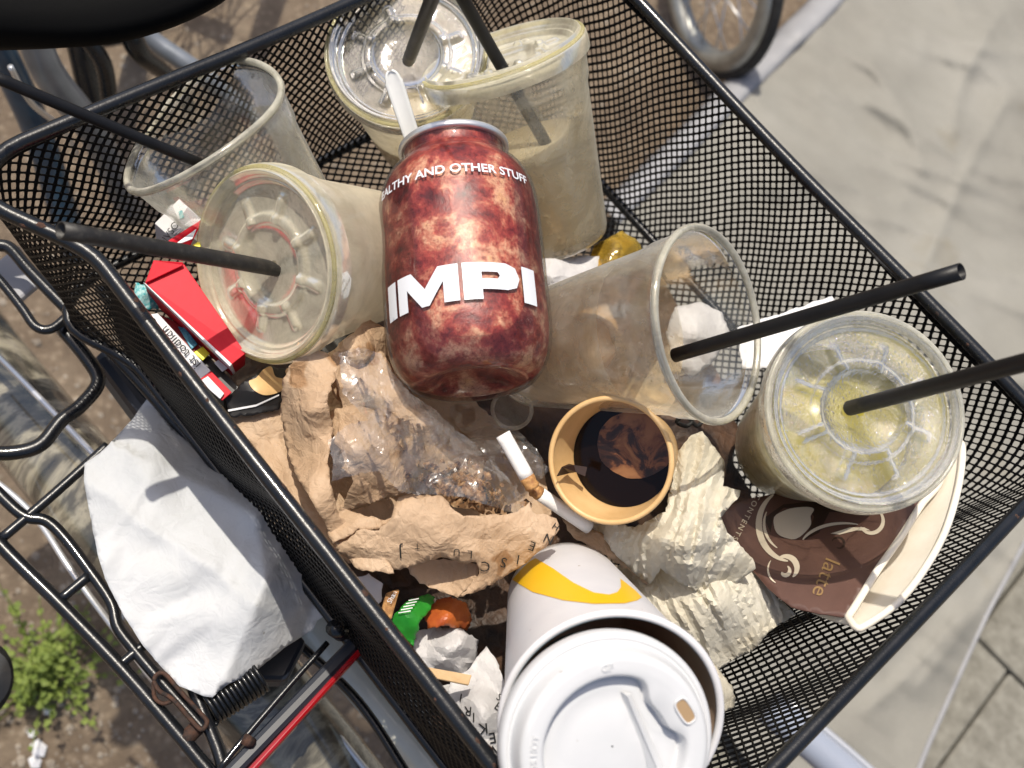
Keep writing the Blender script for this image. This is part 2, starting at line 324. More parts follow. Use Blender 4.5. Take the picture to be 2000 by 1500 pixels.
def jam():
    m, nt, out = newmat('berry_pulp'); L = nt.links.new
    p = _n(nt, 'ShaderNodeBsdfPrincipled'); p.inputs['Roughness'].default_value = .4
    a = tex(nt, 62, detail=10, rough=.66, dist=.25)
    c = ramp(nt, [(.33, (.08, .012, .014)), (.43, (.20, .022, .020)), (.50, (.32, .055, .04)), (.55, (.44, .16, .10)), (.61, (.58, .34, .22)), (.72, (.58, .34, .16)), (.85, (.48, .22, .08))], a.outputs['Fac'])
    f = tex(nt, 420, detail=4, rough=.75); c2 = ramp(nt, [(.36, (.35, .12, .10)), (.47, (.95, .85, .85)), (.55, (1, 1, 1)), (.66, (1.5, 1.4, 1.35))], f.outputs['Fac'])
    mx = _n(nt, 'ShaderNodeMix', data_type='RGBA', blend_type='MULTIPLY'); mx.inputs[0].default_value = .7; L(c, mx.inputs[6]); L(c2, mx.inputs[7])
    w = tex(nt, 105, kind='ShaderNodeTexVoronoi'); c3 = ramp(nt, [(0, (.55, .30, .32)), (.32, (.8, .6, .6)), (.5, (1, 1, 1))], w.outputs['Distance'])
    m4 = _n(nt, 'ShaderNodeMix', data_type='RGBA', blend_type='MULTIPLY'); m4.inputs[0].default_value = .5; L(mx.outputs[2], m4.inputs[6]); L(c3, m4.inputs[7])
    L(m4.outputs[2], p.inputs['Base Color'])
    b = _n(nt, 'ShaderNodeBump'); b.inputs['Strength'].default_value = .4; b.inputs['Distance'].default_value = .002; L(a.outputs['Fac'], b.inputs['Height']); L(b.outputs[0], p.inputs['Normal'])
    L(p.outputs[0], out.inputs[0]); return m
MT['jam'] = jam()
MT['orange_napkin'] = pbr('stained_orange_napkin', [(.3, (.72, .42, .16)), (.7, (.88, .64, .36))], 26, .7, trans=.3, crease=(45, .7, .0025))
# ------------------------------------------------------------------ helpers: crumpled sheets, prints, lettering
TABS = {}
def facet(x, y, k):
    if k not in TABS: TABS[k] = np.random.RandomState(k * 7 + 1).uniform(-1, 1, (64, 64)).tolist()
    T = TABS[k]; i = math.floor(x); j = math.floor(y); u = x - i; v = y - j; i &= 63; j &= 63; i2 = (i + 1) & 63; j2 = (j + 1) & 63
    if u + v < 1: return T[i][j] + u * (T[i2][j] - T[i][j]) + v * (T[i][j2] - T[i][j])
    return T[i2][j2] + (1 - u) * (T[i][j2] - T[i2][j2]) + (1 - v) * (T[i2][j] - T[i2][j2])
def creases(seed, n, lo, hi):
    r = random.Random(seed); out = []
    for i in range(n):
        a = r.uniform(0, math.pi); L = lo * (hi / lo) ** (i / max(1, n - 1))
        out.append((math.cos(a), math.sin(a), L, r.uniform(0, 1), r.uniform(.6, 1.2)))
    return out
class Sheet:
    """a crumpled sheet: outline and heights given by points (px, py, z above the rim), creases in metres"""
    def __init__(s, ctrl, seed=1, amp=.004, lo=.045, hi=.008, n=5, warp=.35, soft=0, extra=None, ppm=3900., plane=False):
        s.c = np.array(ctrl, float); s.amp = amp; s.k = creases(seed, n, lo, hi); s.warp = warp; s.seed = seed; s.soft = soft; s.extra = extra; s.ppm = ppm; s.plane = None
        D = np.sqrt(((s.c[:, None, :2] - s.c[None, :, :2]) ** 2).sum(2) + 900.) / 1e3; n_ = len(s.c); A = np.zeros((n_ + 1, n_ + 1)); A[:n_, :n_] = D - np.eye(n_) * .004; A[:n_, n_] = 1; A[n_, :n_] = 1
        s.rbf = np.linalg.lstsq(A, np.r_[s.c[:, 2], 0], rcond=None)[0]; s.lo = s.c[:, 2].min() - .008; s.hi = s.c[:, 2].max() + .008
        if plane: s.plane = np.linalg.lstsq(np.c_[s.c[:, :2], np.ones(len(s.c))], s.c[:, 2], rcond=None)[0]
    def z(s, x, y):
        d = (s.c[:, 0] - x) ** 2 + (s.c[:, 1] - y) ** 2 + 40.
        if s.plane is not None: z = s.plane[0] * x + s.plane[1] * y + s.plane[2]
        else:
            z = float((np.sqrt(d + 900.) * s.rbf[:-1]).sum() / 1e3 + s.rbf[-1]); z = min(max(z, s.lo), s.hi)
        X, Y = x / s.ppm, y / s.ppm; o = s.seed * 3.1
        q = noise.noise((X * 22 + o, Y * 22, o)); q2 = noise.noise((X * 22, Y * 22 + o, o + 7.7))
        X += q * s.warp * .04; Y += q2 * s.warp * .04
        h = 0.; tot = 0.
        for i_, (cx, cy, L, ph, a) in enumerate(s.k):
            h += facet((X * cx + Y * cy) / L + ph * 9, (-X * cy * .8 + Y * cx * .8) / L + ph * 5, (s.seed * 13 + i_) % 97) * L ** .6; tot += L ** .6
        z += s.amp * 2.7 * h / tot
        if s.extra: z += s.extra(x, y)
        return z
    def p(s, x, y, lift=0.0):
        z = s.z(x, y); P = H(x, y, z)
        if lift: P = P + unit(CAM - P) * lift
        return P
def poly_fill(poly, step, jitter=.3, rough=0, seed=0):
    r = random.Random(seed); B = []
    n = len(poly)
    for i in range(n):
        a = np.array(poly[i][:2], float); b = np.array(poly[(i + 1) % n][:2], float); m = max(1, int(np.linalg.norm(b - a) / step))
        for k in range(m):
            p = a + (b - a) * k / m
            if rough and k: p = p + np.array([r.uniform(-rough, rough), r.uniform(-rough, rough)])
            B.append(p)
    B = np.array(B); nb = len(B)
    x0, y0 = B.min(0); x1, y1 = B.max(0)
    gx, gy = np.meshgrid(np.arange(x0, x1, step), np.arange(y0, y1, step)); G = np.stack([gx.ravel(), gy.ravel()], 1)
    G[:, 0] += ((np.arange(len(G)) // gx.shape[1]) % 2) * step * .5
    G += np.random.uniform(-jitter, jitter, G.shape) * step
    ins = np.zeros(len(G), bool)
    for i in range(nb):
        a = B[i]; b = B[(i + 1) % nb]
        cnd = (a[1] > G[:, 1]) != (b[1] > G[:, 1])
        with np.errstate(divide='ignore', invalid='ignore'):
            xi = (b[0] - a[0]) * (G[:, 1] - a[1]) / (b[1] - a[1]) + a[0]
        ins ^= cnd & (G[:, 0] < xi)
    G = G[ins]
    if len(G):
        dm = np.min(((G[:, None, :] - B[None]) ** 2).sum(2), 1) if len(G) * nb < 6e6 else np.full(len(G), 1e9)
        G = G[dm > (step * .45) ** 2]
    V = [Vector(p) for p in B] + [Vector(p) for p in G]
    r_ = delaunay_2d_cdt(V, [(i, (i + 1) % nb) for i in range(nb)], [], 1, 1e-4)
    return [(v[0], v[1]) for v in r_[0]], [tuple(f) for f in r_[2]]
def sheet(name, poly, mat, S, parent=None, step=9, rough=2, thick=.0002, smooth=True, jitter=.3, **kw):
    pts, fs = poly_fill(poly, step, jitter, rough, S.seed)
    V = [S.p(x, y) for x, y in pts]
    fs = [f[::-1] for f in fs]
    o = mesh(name, V, fs, mat, parent, smooth, **kw)
    if smooth and not S.soft: o.data.set_sharp_from_angle(angle=math.radians(11))
    if thick: solid(o, thick)
    return o
def smoothpoly(poly, n=5):
    P = [np.array(p[:2], float) for p in poly]; m = len(P); out = []
    for i in range(m):
        a, b, c, d = P[i - 1], P[i], P[(i + 1) % m], P[(i + 2) % m]
        for t in np.linspace(0, 1, n, endpoint=False):
            out.append(tuple(.5 * (2 * b + (c - a) * t + (2 * a - 5 * b + 4 * c - d) * t * t + (3 * b - a - 3 * c + d) * t ** 3)))
    return out
def patch(name, poly, mat, S, parent, lift=.0006, step=6):
    """flat print lying on a sheet"""
    pts, fs = poly_fill(poly, step, .1, 0)
    return mesh(name, [S.p(x, y, lift) for x, y in pts], [f[::-1] for f in fs], mat, parent, True)
def glyphs(text, size=1.0, fat=0.0, spacing=1.0):
    c = bpy.data.curves.new('lettering', 'FONT'); c.body = text; c.size = size; c.offset = fat; c.space_character = spacing
    c.align_x = 'CENTER'; c.align_y = 'CENTER'; c.resolution_u = 3
    o = bpy.data.objects.new('lettering', c); COL.objects.link(o)
    dg = bpy.context.evaluated_depsgraph_get(); dg.update(); me = o.evaluated_get(dg).to_mesh()
    V = [(v.co.x, v.co.y) for v in me.vertices]; Fc = [tuple(p.vertices) for p in me.polygons]
    bpy.data.objects.remove(o); bpy.data.curves.remove(c); return V, Fc
def print_text(name, text, S, cx, cy, size, rot, mat, parent, lift=.0008, fat=0., sx=1., spacing=1.):
    V, Fc = glyphs(text, 1, fat, spacing); a = math.radians(rot); P = []
    for x, y in V:
        x *= size * sx; y *= -size
        P.append(S.p(cx + x * math.cos(a) - y * math.sin(a), cy + x * math.sin(a) + y * math.cos(a), lift))
    return mesh(name, P, Fc, mat, parent, False)
def slab(name, quad, t, mat, parent=None, bev=.0004, **kw):
    """a thick plate from four world corners (top face), thickness away from the camera"""
    Q = [np.asarray(q, float) for q in quad]; n = unit(np.cross(Q[1] - Q[0], Q[3] - Q[0]))
    if n @ (CAM - Q[0]) < 0: n = -n
    V = Q + [q - n * t for q in Q]
    Fc = [(0, 1, 2, 3), (7, 6, 5, 4), (0, 4, 5, 1), (1, 5, 6, 2), (2, 6, 7, 3), (3, 7, 4, 0)]
    o = mesh(name, V, Fc, mat, parent, False, **kw)
    if bev: bevel(o, bev)
    return o
# ------------------------------------------------------------------ the ground
gs = 26; xs = np.concatenate([np.linspace(-30, -2.2, 12)[:-1], np.linspace(-2.2, 2.2, 150), np.linspace(2.2, 30, 12)[1:]])
ys = np.concatenate([np.linspace(-30, -1.5, 12)[:-1], np.linspace(-1.5, 3.6, 170), np.linspace(3.6, 30, 12)[1:]])
GX, GY = np.meshgrid(xs, ys); V = np.stack([GX.ravel(), GY.ravel(), np.zeros(GX.size)], 1)
for i in range(len(V)):
    if abs(V[i, 0]) < 2.3 and V[i, 1] < 3.7 and V[i, 1] > -1.6:
        V[i, 2] = noise.fractal((V[i, 0] * 6, V[i, 1] * 6, 0), 1, 2, 5) * .012
nx = len(xs); ii, jj = np.meshgrid(np.arange(len(ys) - 1), np.arange(nx - 1), indexing='ij'); a = (ii * nx + jj).ravel()
mesh_g = mesh('ground', V, np.stack([a, a + 1, a + nx + 1, a + nx], 1), MT['soil'], loc=(0, 0, 0)); tag(mesh_g, kind='structure')
# paving slabs at the right, beyond the tarp
def slab_world(cx, cy, ang, sx, sy): pass
pv = thing('pavement', (0.6, 1.1, 0), None, None); pv['kind'] = 'structure'
p0 = H(1905, 1240, -RIM + .03)[:2]; e1 = unit(H(2000, 1335, -RIM + .03)[:2] - p0); e2 = np.array([-e1[1], e1[0]])
if e2 @ AX[:2] < 0: e2 = -e2
for i in range(-5, 6):
    for j in range(-5, 5):
        o2 = p0 + e1 * (i * .4 + .06 * (j % 2)) + e2 * j * .4
        g = .0018; q = [o2 + e1 * g + e2 * g, o2 + e1 * (.4 - g) + e2 * g, o2 + e1 * (.4 - g) + e2 * (.4 - g), o2 + e1 * g + e2 * (.4 - g)]
        cc = sum(q) / 4
        if (cc[:2] - p0) @ e2 < -.9 or cc[0] < -.1 or cc[1] < .35: continue
        zz = .03 + random.uniform(-.002, .002)
        slab('paving_slab', [np.array([*k, zz]) for k in q], .05, MT['slab'], pv, .004)
# pebbles and crumbs of soil
MBp = MB(); rnd = random.Random(4)
ico = [(0, 0, 1), (.9, 0, .1), (.28, .85, -.1), (-.72, .53, .1), (-.72, -.53, -.1), (.28, -.85, .1), (0, 0, -.7)]
icf = [(0, 1, 2), (0, 2, 3), (0, 3, 4), (0, 4, 5), (0, 5, 1), (6, 2, 1), (6, 3, 2), (6, 4, 3), (6, 5, 4), (6, 1, 5)]
for i in range(5200):
    px, py = rnd.uniform(-150, 1750), rnd.uniform(-150, 1650); P = H(px, py, -RIM)
    s = rnd.choice([.0012, .0015, .002, .002, .003, .0045]) * rnd.uniform(.7, 1.3); an = rnd.uniform(0, 6.3); ca, sa = math.cos(an), math.sin(an)
    zb = noise.fractal((P[0] * 6, P[1] * 6, 0), 1, 2, 5) * .012
    MBp.add([(P[0] + s * (v[0] * ca - v[1] * sa) * rnd.uniform(.8, 1.3), P[1] + s * (v[0] * sa + v[1] * ca), zb + s * .5 * v[2] + s * .2) for v in ico], icf)
tag(mesh('gravel', MBp.v, MBp.f, MT['pebble'], smooth=False, loc=(0, 0, 0)), 'small pebbles and clods strewn over the brown soil', 'gravel', kind='stuff')
MBw = MB()
for (px, py, s) in [(75, 1462, .009), (62, 1432, .005), (68, 1488, .007), (92, 1388, .005), (140, 1060, .004), (235, 960, .004)]:
    P = H(px, py, -RIM + .004); an = px
    tag(mesh('pebble', [P + s * np.array([v[0] * 1.3, v[1], v[2] * .7]) for v in ico], icf, MT['card_white'], smooth=False), 'small white pebble on the soil %s' % {75: 'below the weed, largest of them', 62: 'left of the weed, by the frame edge', 68: 'at the very bottom left corner', 92: 'at the foot of the weed', 140: 'between the black carrier bars near the left edge', 235: 'beside the bent carrier bar under the white sheet'}[px], 'pebble', 'white pebbles on the soil')
# low weed at the lower left
MBl = MB(); MBs = MB(); cl = H(90, 1320, -RIM)
for i in range(150):
    a = rnd.uniform(0, 6.3); rr = abs(rnd.gauss(0, .034)); ht = rnd.uniform(.02, .085); b = cl + np.array([math.cos(a) * rr * .5, math.sin(a) * rr * .5, 0]); tp = cl + np.array([math.cos(a) * rr * 1.35, math.sin(a) * rr * 1.35, ht])
    md = (b + tp) / 2 + np.array([0, 0, .01]); MBs.add(*tube(spline([b, md, tp], 3), .0006, 4))
    for k in range(rnd.randint(4, 8)):
        an = rnd.uniform(0, 6.3); s = rnd.uniform(.004, .010); t = rnd.uniform(.35, 1); o_ = b + (tp - b) * t + np.array([rnd.uniform(-.006, .006), rnd.uniform(-.006, .006), rnd.uniform(-.003, .004)])
        d = unit([math.cos(an), math.sin(an), rnd.uniform(-.4, .5)]); w = unit(np.cross(d, [0, 0, 1])) * s * .38
        MBl.add([o_, o_ + d * s * .5 + w + [0, 0, .001], o_ + d * s, o_ + d * s * .5 - w + [0, 0, .001]], [(0, 1, 2, 3)])
wt = thing('weed', cl, 'low bushy green weed with tiny leaves growing in the soil at lower left', 'weed')
tag(mesh('leaf', MBl.v, MBl.f, MT['leaf'], wt, False), kind='stuff'); tag(mesh('stem', MBs.v, MBs.f, MT['leaf'], wt), kind='stuff')
# ------------------------------------------------------------------ the pale tarp
TZ = -RIM + .08
lines = [[(1652, 12), (1720, 60), (1824, 108), (1912, 128), (2000, 192), (2120, 260)], [(1600, 68), (1680, 120), (1800, 200), (1880, 256), (2000, 304)],
         [(1520, 160), (1712, 292), (1856, 344), (2000, 400)], [(1480, 204), (1560, 256), (1640, 304), (1740, 340), (1880, 400), (2000, 440), (2100, 470)],
         [(1540, 330), (1660, 410), (1800, 450), (1920, 520), (2050, 560)], [(1850, -20), (1880, 40), (1920, 62)], [(1960, 200), (1890, 330), (1840, 440), (1790, 560)],
         [(1700, 470), (1830, 540), (2000, 610)], [(1720, 30), (1900, 90), (2050, 110)], [(1600, 180), (1760, 230), (1900, 330), (2040, 360)],
         [(1900, 700), (1960, 740), (2060, 750)], [(1500, 300), (1620, 350), (1760, 400)], [(1950, 30), (1880, 160), (1860, 260)], [(1700, 120), (1780, 260), (1800, 330)],
         [(1930, 1050), (1860, 1130), (1780, 1220), (1700, 1300)], [(1990, 1080), (1900, 1200), (1800, 1330)], [(1700, 1380), (1790, 1300), (1880, 1200)]]
segs = []
for l in lines:
    q = spline([np.array(p, float) for p in l], 5); segs.append(np.array([(*q[i], *q[i + 1]) for i in range(len(q) - 1)]))
rl = random.Random(12)
for i in range(26):      # finer creases running the same way
    x, y = rl.uniform(1300, 2050), rl.uniform(-60, 1400); L_ = rl.uniform(90, 260); a = math.radians(rl.uniform(18, 48) if rl.random() < .8 else rl.uniform(95, 125)); c_ = rl.uniform(-.3, .3)
    q = [np.array([x + math.cos(a + c_ * t) * L_ * t, y + math.sin(a + c_ * t) * L_ * t]) for t in np.linspace(0, 1, 5)]; segs.append(np.array([(*q[k], *q[k + 1]) for k in range(4)]))
def wrinkle_v(Q):
    Q = np.asarray(Q, float); h = np.zeros(len(Q))
    for n_, sg in enumerate(segs):
        m = None
        for ax, ay, bx, by in sg:
            dx, dy = bx - ax, by - ay; t = np.clip(((Q[:, 0] - ax) * dx + (Q[:, 1] - ay) * dy) / (dx * dx + dy * dy + 1e-9), 0, 1)
            d2 = (Q[:, 0] - ax - t * dx) ** 2 + (Q[:, 1] - ay - t * dy) ** 2; m = d2 if m is None else np.minimum(m, d2)
        h += (.0040 * np.exp(-m / 130.) + .008 * np.exp(-m / 2200.)) * (1 if n_ < 17 else .25)
    for i, (x, y) in enumerate(Q):
        u, v = x * .8 + y * .6, -x * .6 + y * .8
        h[i] += .020 * noise.noise((u / 520., v / 140., 3.)) + .006 * noise.noise((u / 200., v / 60., 9.)) + .004 * noise.noise((u / 110., v / 30., 5.)) + .0014 * noise.noise((u / 40., v / 14., 8.))
    return h
def wrinkle(x, y): return float(wrinkle_v([(x, y)])[0])
S_t = Sheet([(1640, 0, TZ), (1100, 900, TZ), (2000, 1060, TZ), (1790, 1500, TZ - .03)], 5, .0, n=1, warp=0, soft=1, extra=wrinkle)
tarp_poly = [(1675, -60), (1640, 0), (1540, 100), (1440, 198), (1330, 310), (1205, 430), (1180, 620), (1190, 900), (1280, 1200), (1420, 1430), (1560, 1620), (1760, 1620), (1795, 1500), (1850, 1370), (1925, 1205), (2000, 1062), (2120, 820), (2230, 560), (2230, -60)]
tp = thing('tarp', H(1600, 700, -RIM), 'pale grey creased cloth tarp spread over the ground right of the basket', 'tarp')
pts_, fs_ = poly_fill(tarp_poly, 8.5, .2, 0); Qp = np.array(pts_)
S_t.extra = None; base_ = np.array([S_t.z(x, y) for x, y in pts_]); S_t.extra = wrinkle; hz_ = base_ + wrinkle_v(Qp)
solid(mesh('cloth', [H(x, y, z) for (x, y), z in zip(pts_, hz_)], [f[::-1] for f in fs_], MT['fabric'], tp), .0012)
edge = [(1675, -60), (1640, 0), (1540, 100), (1440, 198), (1330, 310), (1205, 430)]
q = spline([np.array(p, float) for p in edge], 12)
Vh = []; 
prof_h = [(8, .002), (-6, .006), (-22, .002), (-36, -.012), (-44, -.035)]
for (x, y) in q:
    for (o_, dz) in prof_h: Vh.append(H(x + o_ * .72, y + o_ * .7 + 0, S_t.z(x, y) + dz + (.003 * noise.noise((x / 30, y / 30, o_)) if o_ < 0 else .0015)))
k = len(prof_h); Fh = [(i * k + j, i * k + j + 1, (i + 1) * k + j + 1, (i + 1) * k + j) for i in range(len(q) - 1) for j in range(k - 1)]
solid(mesh('hem', Vh, Fh, MT['fabric_hem'], tp), .001)
Vh = []
for (x, y) in q:
    a_ = H(x - 30, y - 28, TZ - .01); b_ = a_.copy(); b_[2] = 0.0; Vh += [a_, a_ * .5 + b_ * .5 + np.array([.006 * noise.noise((x / 40, y / 40, 1)), 0, 0]), b_]
solid(mesh('skirt', Vh, [(i * 3 + j, i * 3 + j + 1, (i + 1) * 3 + j + 1, (i + 1) * 3 + j) for i in range(len(q) - 1) for j in range(2)], MT['fabric_hem'], tp), .001)
er = [(1760, 1620), (1795, 1500), (1850, 1370), (1925, 1205), (2000, 1062), (2120, 820)]
mesh('seam', *tube([S_t.p(x, y, .001) for x, y in spline([np.array(p, float) for p in er], 14)], .0032, 8), MT['fabric_hem'], tp)
# ------------------------------------------------------------------ neighbouring bicycle: wheel at the top right
def wheel(parent, c, hd, R, tyre_mat, rim_mat, spoke_mat, tw=.017, rw=.011, ns=32):
    hd = unit([hd[0], hd[1], 0]); up = np.array([0, 0, 1.0]); n_ = np.cross(hd, up)
    def circ(r, m=96, off=0): return [c + hd * (r * math.cos(t)) + up * (r * math.sin(t)) + n_ * off for t in np.linspace(0, 2 * math.pi, m, endpoint=False)]
    mesh('tyre', *tube(circ(R - tw), tw, 14, closed=True), tyre_mat, parent)
    V, Fc = tube(circ(R - 1.6 * tw - rw * .8), rw, 12, closed=True); mesh('wheel_rim', V, Fc, rim_mat, parent)
    b = MB(); b.add(*tube([c - n_ * .03, c + n_ * .03], .018, 12)); mesh('hub', b.v, b.f, rim_mat, parent)
    for i in range(ns):
        a = 2 * math.pi * i / ns; a2 = a + (.35 if i % 4 < 2 else -.35); s_ = .02 if i % 2 else -.02
        p0_ = c + hd * .018 * math.cos(a2) + up * .018 * math.sin(a2) + n_ * s_; p1_ = c + (hd * math.cos(a) + up * math.sin(a)) * (R - 1.6 * tw - rw)
        mesh('spoke', *tube([p0_, p1_], .0013, 6), spoke_mat, parent)
wc = H(1335, 90, -RIM) + np.array([0, 0, .15])
bk = thing('stroller_wheel', wc - np.array([0, 0, .15]), 'spoked wheel with black tyre and broad grey rim standing beside the tarp corner', 'wheel')
wheel(bk, wc, (math.cos(2.8), math.sin(2.8)), .15, MT['rubber'], MT['alu'], MT['steel'], .0085, .017, 20)
# ------------------------------------------------------------------ parked bicycle at the top left: saddle, frame tubes, brake
bt_ = thing('bicycle', H(150, 150, -RIM), 'parked bicycle with black saddle and silver and blue frame tubes at top left', 'bicycle')
def ptube(name, pts, r, mat, parent, seg=16, n=8, rr=None):
    P = spline([H(*p) for p in pts], n); return mesh(name, *tube(P, r, seg, rr=rr), mat, parent)
# saddle
sv = []; sf = []
c0 = H(-52, -78, .0); ax_l = unit(H(300, -80, .0) - H(-60, 30, .0)); ax_w = np.cross([0, 0, 1.0], ax_l); nl, nw = 30, 20
for i in range(nl + 1):
    t = i / nl; x = (t - .55) * .27; wdt = .075 * (1 - .72 * (1 / (1 + math.exp(-(t - .52) * 11)))) * math.sqrt(max(0, 1 - (abs(t - .5) * 2) ** 6)) + .0005
    for j in range(nw):
        a = 2 * math.pi * j / nw; yy = math.cos(a) * wdt; zz = math.sin(a); zz = (.018 if zz > 0 else .034) * zz * min(1, wdt / .012) - .9 * yy * yy
        sv.append(c0 - ax_l * x + ax_w * yy + np.array([0, 0, zz + .01 * math.cos(t * 5)]))
for i in range(nl):
    for j in range(nw): sf.append((i * nw + j, i * nw + (j + 1) % nw, (i + 1) * nw + (j + 1) % nw, (i + 1) * nw + j))
mesh('saddle', sv, sf, MT['saddle'], bt_)
ptube('seat_tube', [(60, 60, -.22), (100, 150, -.26), (190, 270, -.34), (260, 420, -.45)], .0125, MT['silver_paint'], bt_)
ptube('down_tube', [(230, 20, -.38), (300, 80, -.40), (400, 150, -.42), (520, 250, -.48)], .0095, MT['silver_paint'], bt_)
ptube('top_tube', [(-20, 60, -.28), (40, 180, -.34), (85, 290, -.4), (150, 500, -.5)], .013, MT['blue_paint'], bt_)
ptube('chain_stay', [(150, 60, -.30), (170, 150, -.34), (190, 230, -.38), (230, 330, -.44)], .011, MT['black_paint'], bt_)
b = MB(); P = spline([H(*p) for p in [(215, 35, -.25), (250, 60, -.26), (275, 105, -.28), (330, 150, -.32), (370, 210, -.36)]], 6); b.add(*tube(P, .008, 12, rr=np.linspace(.011, .006, len(P)))); mesh('brake_arm', b.v, b.f, MT['black_paint'], bt_)
P = spline([H(*p) for p in [(150, 50, -.25), (200, 120, -.28), (215, 200, -.32)]], 6); mesh('brake_arm', *tube(P, .007, 12), MT['black_paint'], bt_)
P = spline([H(*p) for p in [(238, 22, -.235), (268, 45, -.235)]], 3); mesh('brake_bolt', *tube(P, .009, 12), MT['steel'], bt_)
ptube('brake_cable', [(20, 130, -.2), (60, 200, -.24), (120, 250, -.3), (150, 300, -.34)], .0022, MT['steel'], bt_, 8)
wc2 = H(330, 60, -RIM) + np.array([-.08, .06, .33])
wheel(bt_, wc2, (math.cos(2.2), math.sin(2.2)), .33, MT['rubber'], MT['alu'], MT['steel'])
# ------------------------------------------------------------------ bicycle under the basket: mudguard, tubes, carrier
bu = thing('carrier_bicycle', H(700, 1500, -RIM), 'bicycle under the basket with grey mudguard and pale frame tubes below left', 'bicycle')
def fender(parent, pts, w, z0, name, mat):
    P = spline([H(x, y, z0 + dz) for x, y, dz in pts], 10); V = []; k = 13
    for i in range(len(P)):
        t = unit(P[min(i + 1, len(P) - 1)] - P[max(i - 1, 0)]); s_ = unit(np.cross(t, [0, 0, 1.0])); u_ = np.cross(s_, t)
        for j in range(k):
            a = -1.35 + 2.7 * j / (k - 1); V.append(P[i] + s_ * math.sin(a) * w + u_ * (math.cos(a) - 1) * w * .9)
    Fc = [(i * k + j, i * k + j + 1, (i + 1) * k + j + 1, (i + 1) * k + j) for i in range(len(P) - 1) for j in range(k - 1)]
    return solid(mesh(name, V, Fc, mat, parent), .0012)
fender(bu, [(-160, 520, -.16), (20, 760, -.08), (220, 1000, -.02), (420, 1240, 0), (640, 1500, -.04), (800, 1700, -.1)], .034, -.24, 'mudguard', MT['fender'])
ptube('mudguard_stay', [(-60, 640, -.3), (60, 760, -.27), (250, 960, -.25), (500, 1240, -.26), (760, 1560, -.3)], .0022, MT['steel'], bu, 8)
ptube('mudguard_stay', [(-60, 900, -.3), (60, 1000, -.29), (150, 1130, -.28), (300, 1330, -.3)], .0022, MT['steel'], bu, 8)
ptube('frame_tube', [(560, 1150, -.26), (660, 1280, -.26), (780, 1420, -.26), (900, 1560, -.26)], .013, MT['pale_tube'], bu)
ptube('frame_tube', [(600, 1120, -.22), (700, 1240, -.22), (830, 1400, -.22), (960, 1560, -.22)], .0075, MT['pale_tube'], bu)
ptube('frame_tube', [(440, 1330, -.36), (560, 1430, -.36), (680, 1540, -.36)], .009, MT['pale_tube'], bu)
ptube('brake_cable', [(575, 1250, -.2), (700, 1370, -.2), (800, 1520, -.2)], .003, MT['black_paint'], bu, 8)
# far wheel of that bicycle, black tyre seen under the mudguard
wc3 = H(330, 1150, -.29) + np.array([0, 0, -.34]); hdx = H(760, 1600, -.25) - H(0, 700, -.25)
# rack
rk = thing('carrier_rack', H(250, 1200, -.2), 'black wire carrier rack with crossbars and a rusty latch below the white sheet', 'rack')
RZ = -.14
def rbar(name, pts, r=.0048, mat='black_paint', z=RZ):
    P = spline([H(x, y, z + (dz[0] if dz else 0)) for x, y, *dz in pts], 6); return mesh(name, *tube(P, r, 14), MT[mat], rk)
slab('stay_plate', [H(-20, 520, -.17), H(36, 476, -.17), H(84, 548, -.17), H(34, 590, -.17)], .006, MT['card_grey'], rk, .002)
slab('dark_block', [H(176, 690, -.165), H(214, 672, -.165), H(330, 806, -.165), H(286, 838, -.165)], .03, MT['navy_plastic'], rk, .006)  # plain dark block between the rack rail and the basket
rbar('rail', [(196, 560), (270, 660), (350, 760), (430, 862)], .0042, z=-.17)
rbar('frame_bar', [(-140, 900), (0, 1062), (120, 1182), (240, 1308), (330, 1412), (385, 1478), (415, 1520), (430, 1600)], .0038)
rbar('frame_bar', [(-60, 900), (0, 966), (48, 1008), (90, 1017), (126, 1050), (176, 1116), (218, 1178), (230, 1224), (262, 1268), (304, 1318), (360, 1380), (400, 1426)], .0032)
rbar('crossbar', [(0, 1054), (90, 978), (172, 905), (210, 870)], .0028)
rbar('crossbar', [(116, 1172), (176, 1122)], .0028)
rbar('crossbar', [(232, 1300), (284, 1257)], .0028)
rbar('crossbar', [(360, 1446), (386, 1420)], .0042, 'rust')
rbar('rail', [(-60, 465), (-5, 478), (21, 486), (60, 530), (140, 612), (224, 692), (300, 775), (380, 870), (560, 1090)], .0038)
rbar('rail', [(-40, 510), (0, 548), (42, 600), (70, 638), (101, 642), (136, 614)], .0028)
rbar('rail', [(120, 640), (170, 700), (192, 745), (160, 790), (119, 822), (80, 868), (28, 884), (-40, 884)], .0042, z=-.15)
rbar('rail', [(376, 1340), (400, 1400), (428, 1470), (445, 1540)], .0036)
# rusty latch loop
L0 = [(300, 1330), (306, 1318), (322, 1316), (352, 1350), (398, 1400), (404, 1412), (396, 1424), (384, 1418), (340, 1368), (312, 1350)]
mesh('latch', *tube(spline([H(x, y, RZ + .008) for x, y in L0 + L0[:1]], 4), .0012, 8), MT['rust'], rk)
L0 = [(300, 1335), (302, 1362), (318, 1374), (336, 1370)]
mesh('latch', *tube(spline([H(x, y, RZ + .006) for x, y in L0], 4), .0011, 8), MT['rust'], rk)
# clamp spring
A_, B_ = H(405, 1385, -.14), H(505, 1320, -.14); d = unit(B_ - A_); u_, w_, _ = frame(d); Lc = np.linalg.norm(B_ - A_)
P = [A_ + d * Lc * t + (u_ * math.cos(t * 2 * math.pi * 12) + w_ * math.sin(t * 2 * math.pi * 12)) * .009 for t in np.linspace(0, 1, 260)]
mesh('spring', *tube(P, .0013, 6), MT['black_paint'], rk)
for (x, y) in [(470, 1345), (500, 1330)]: pass
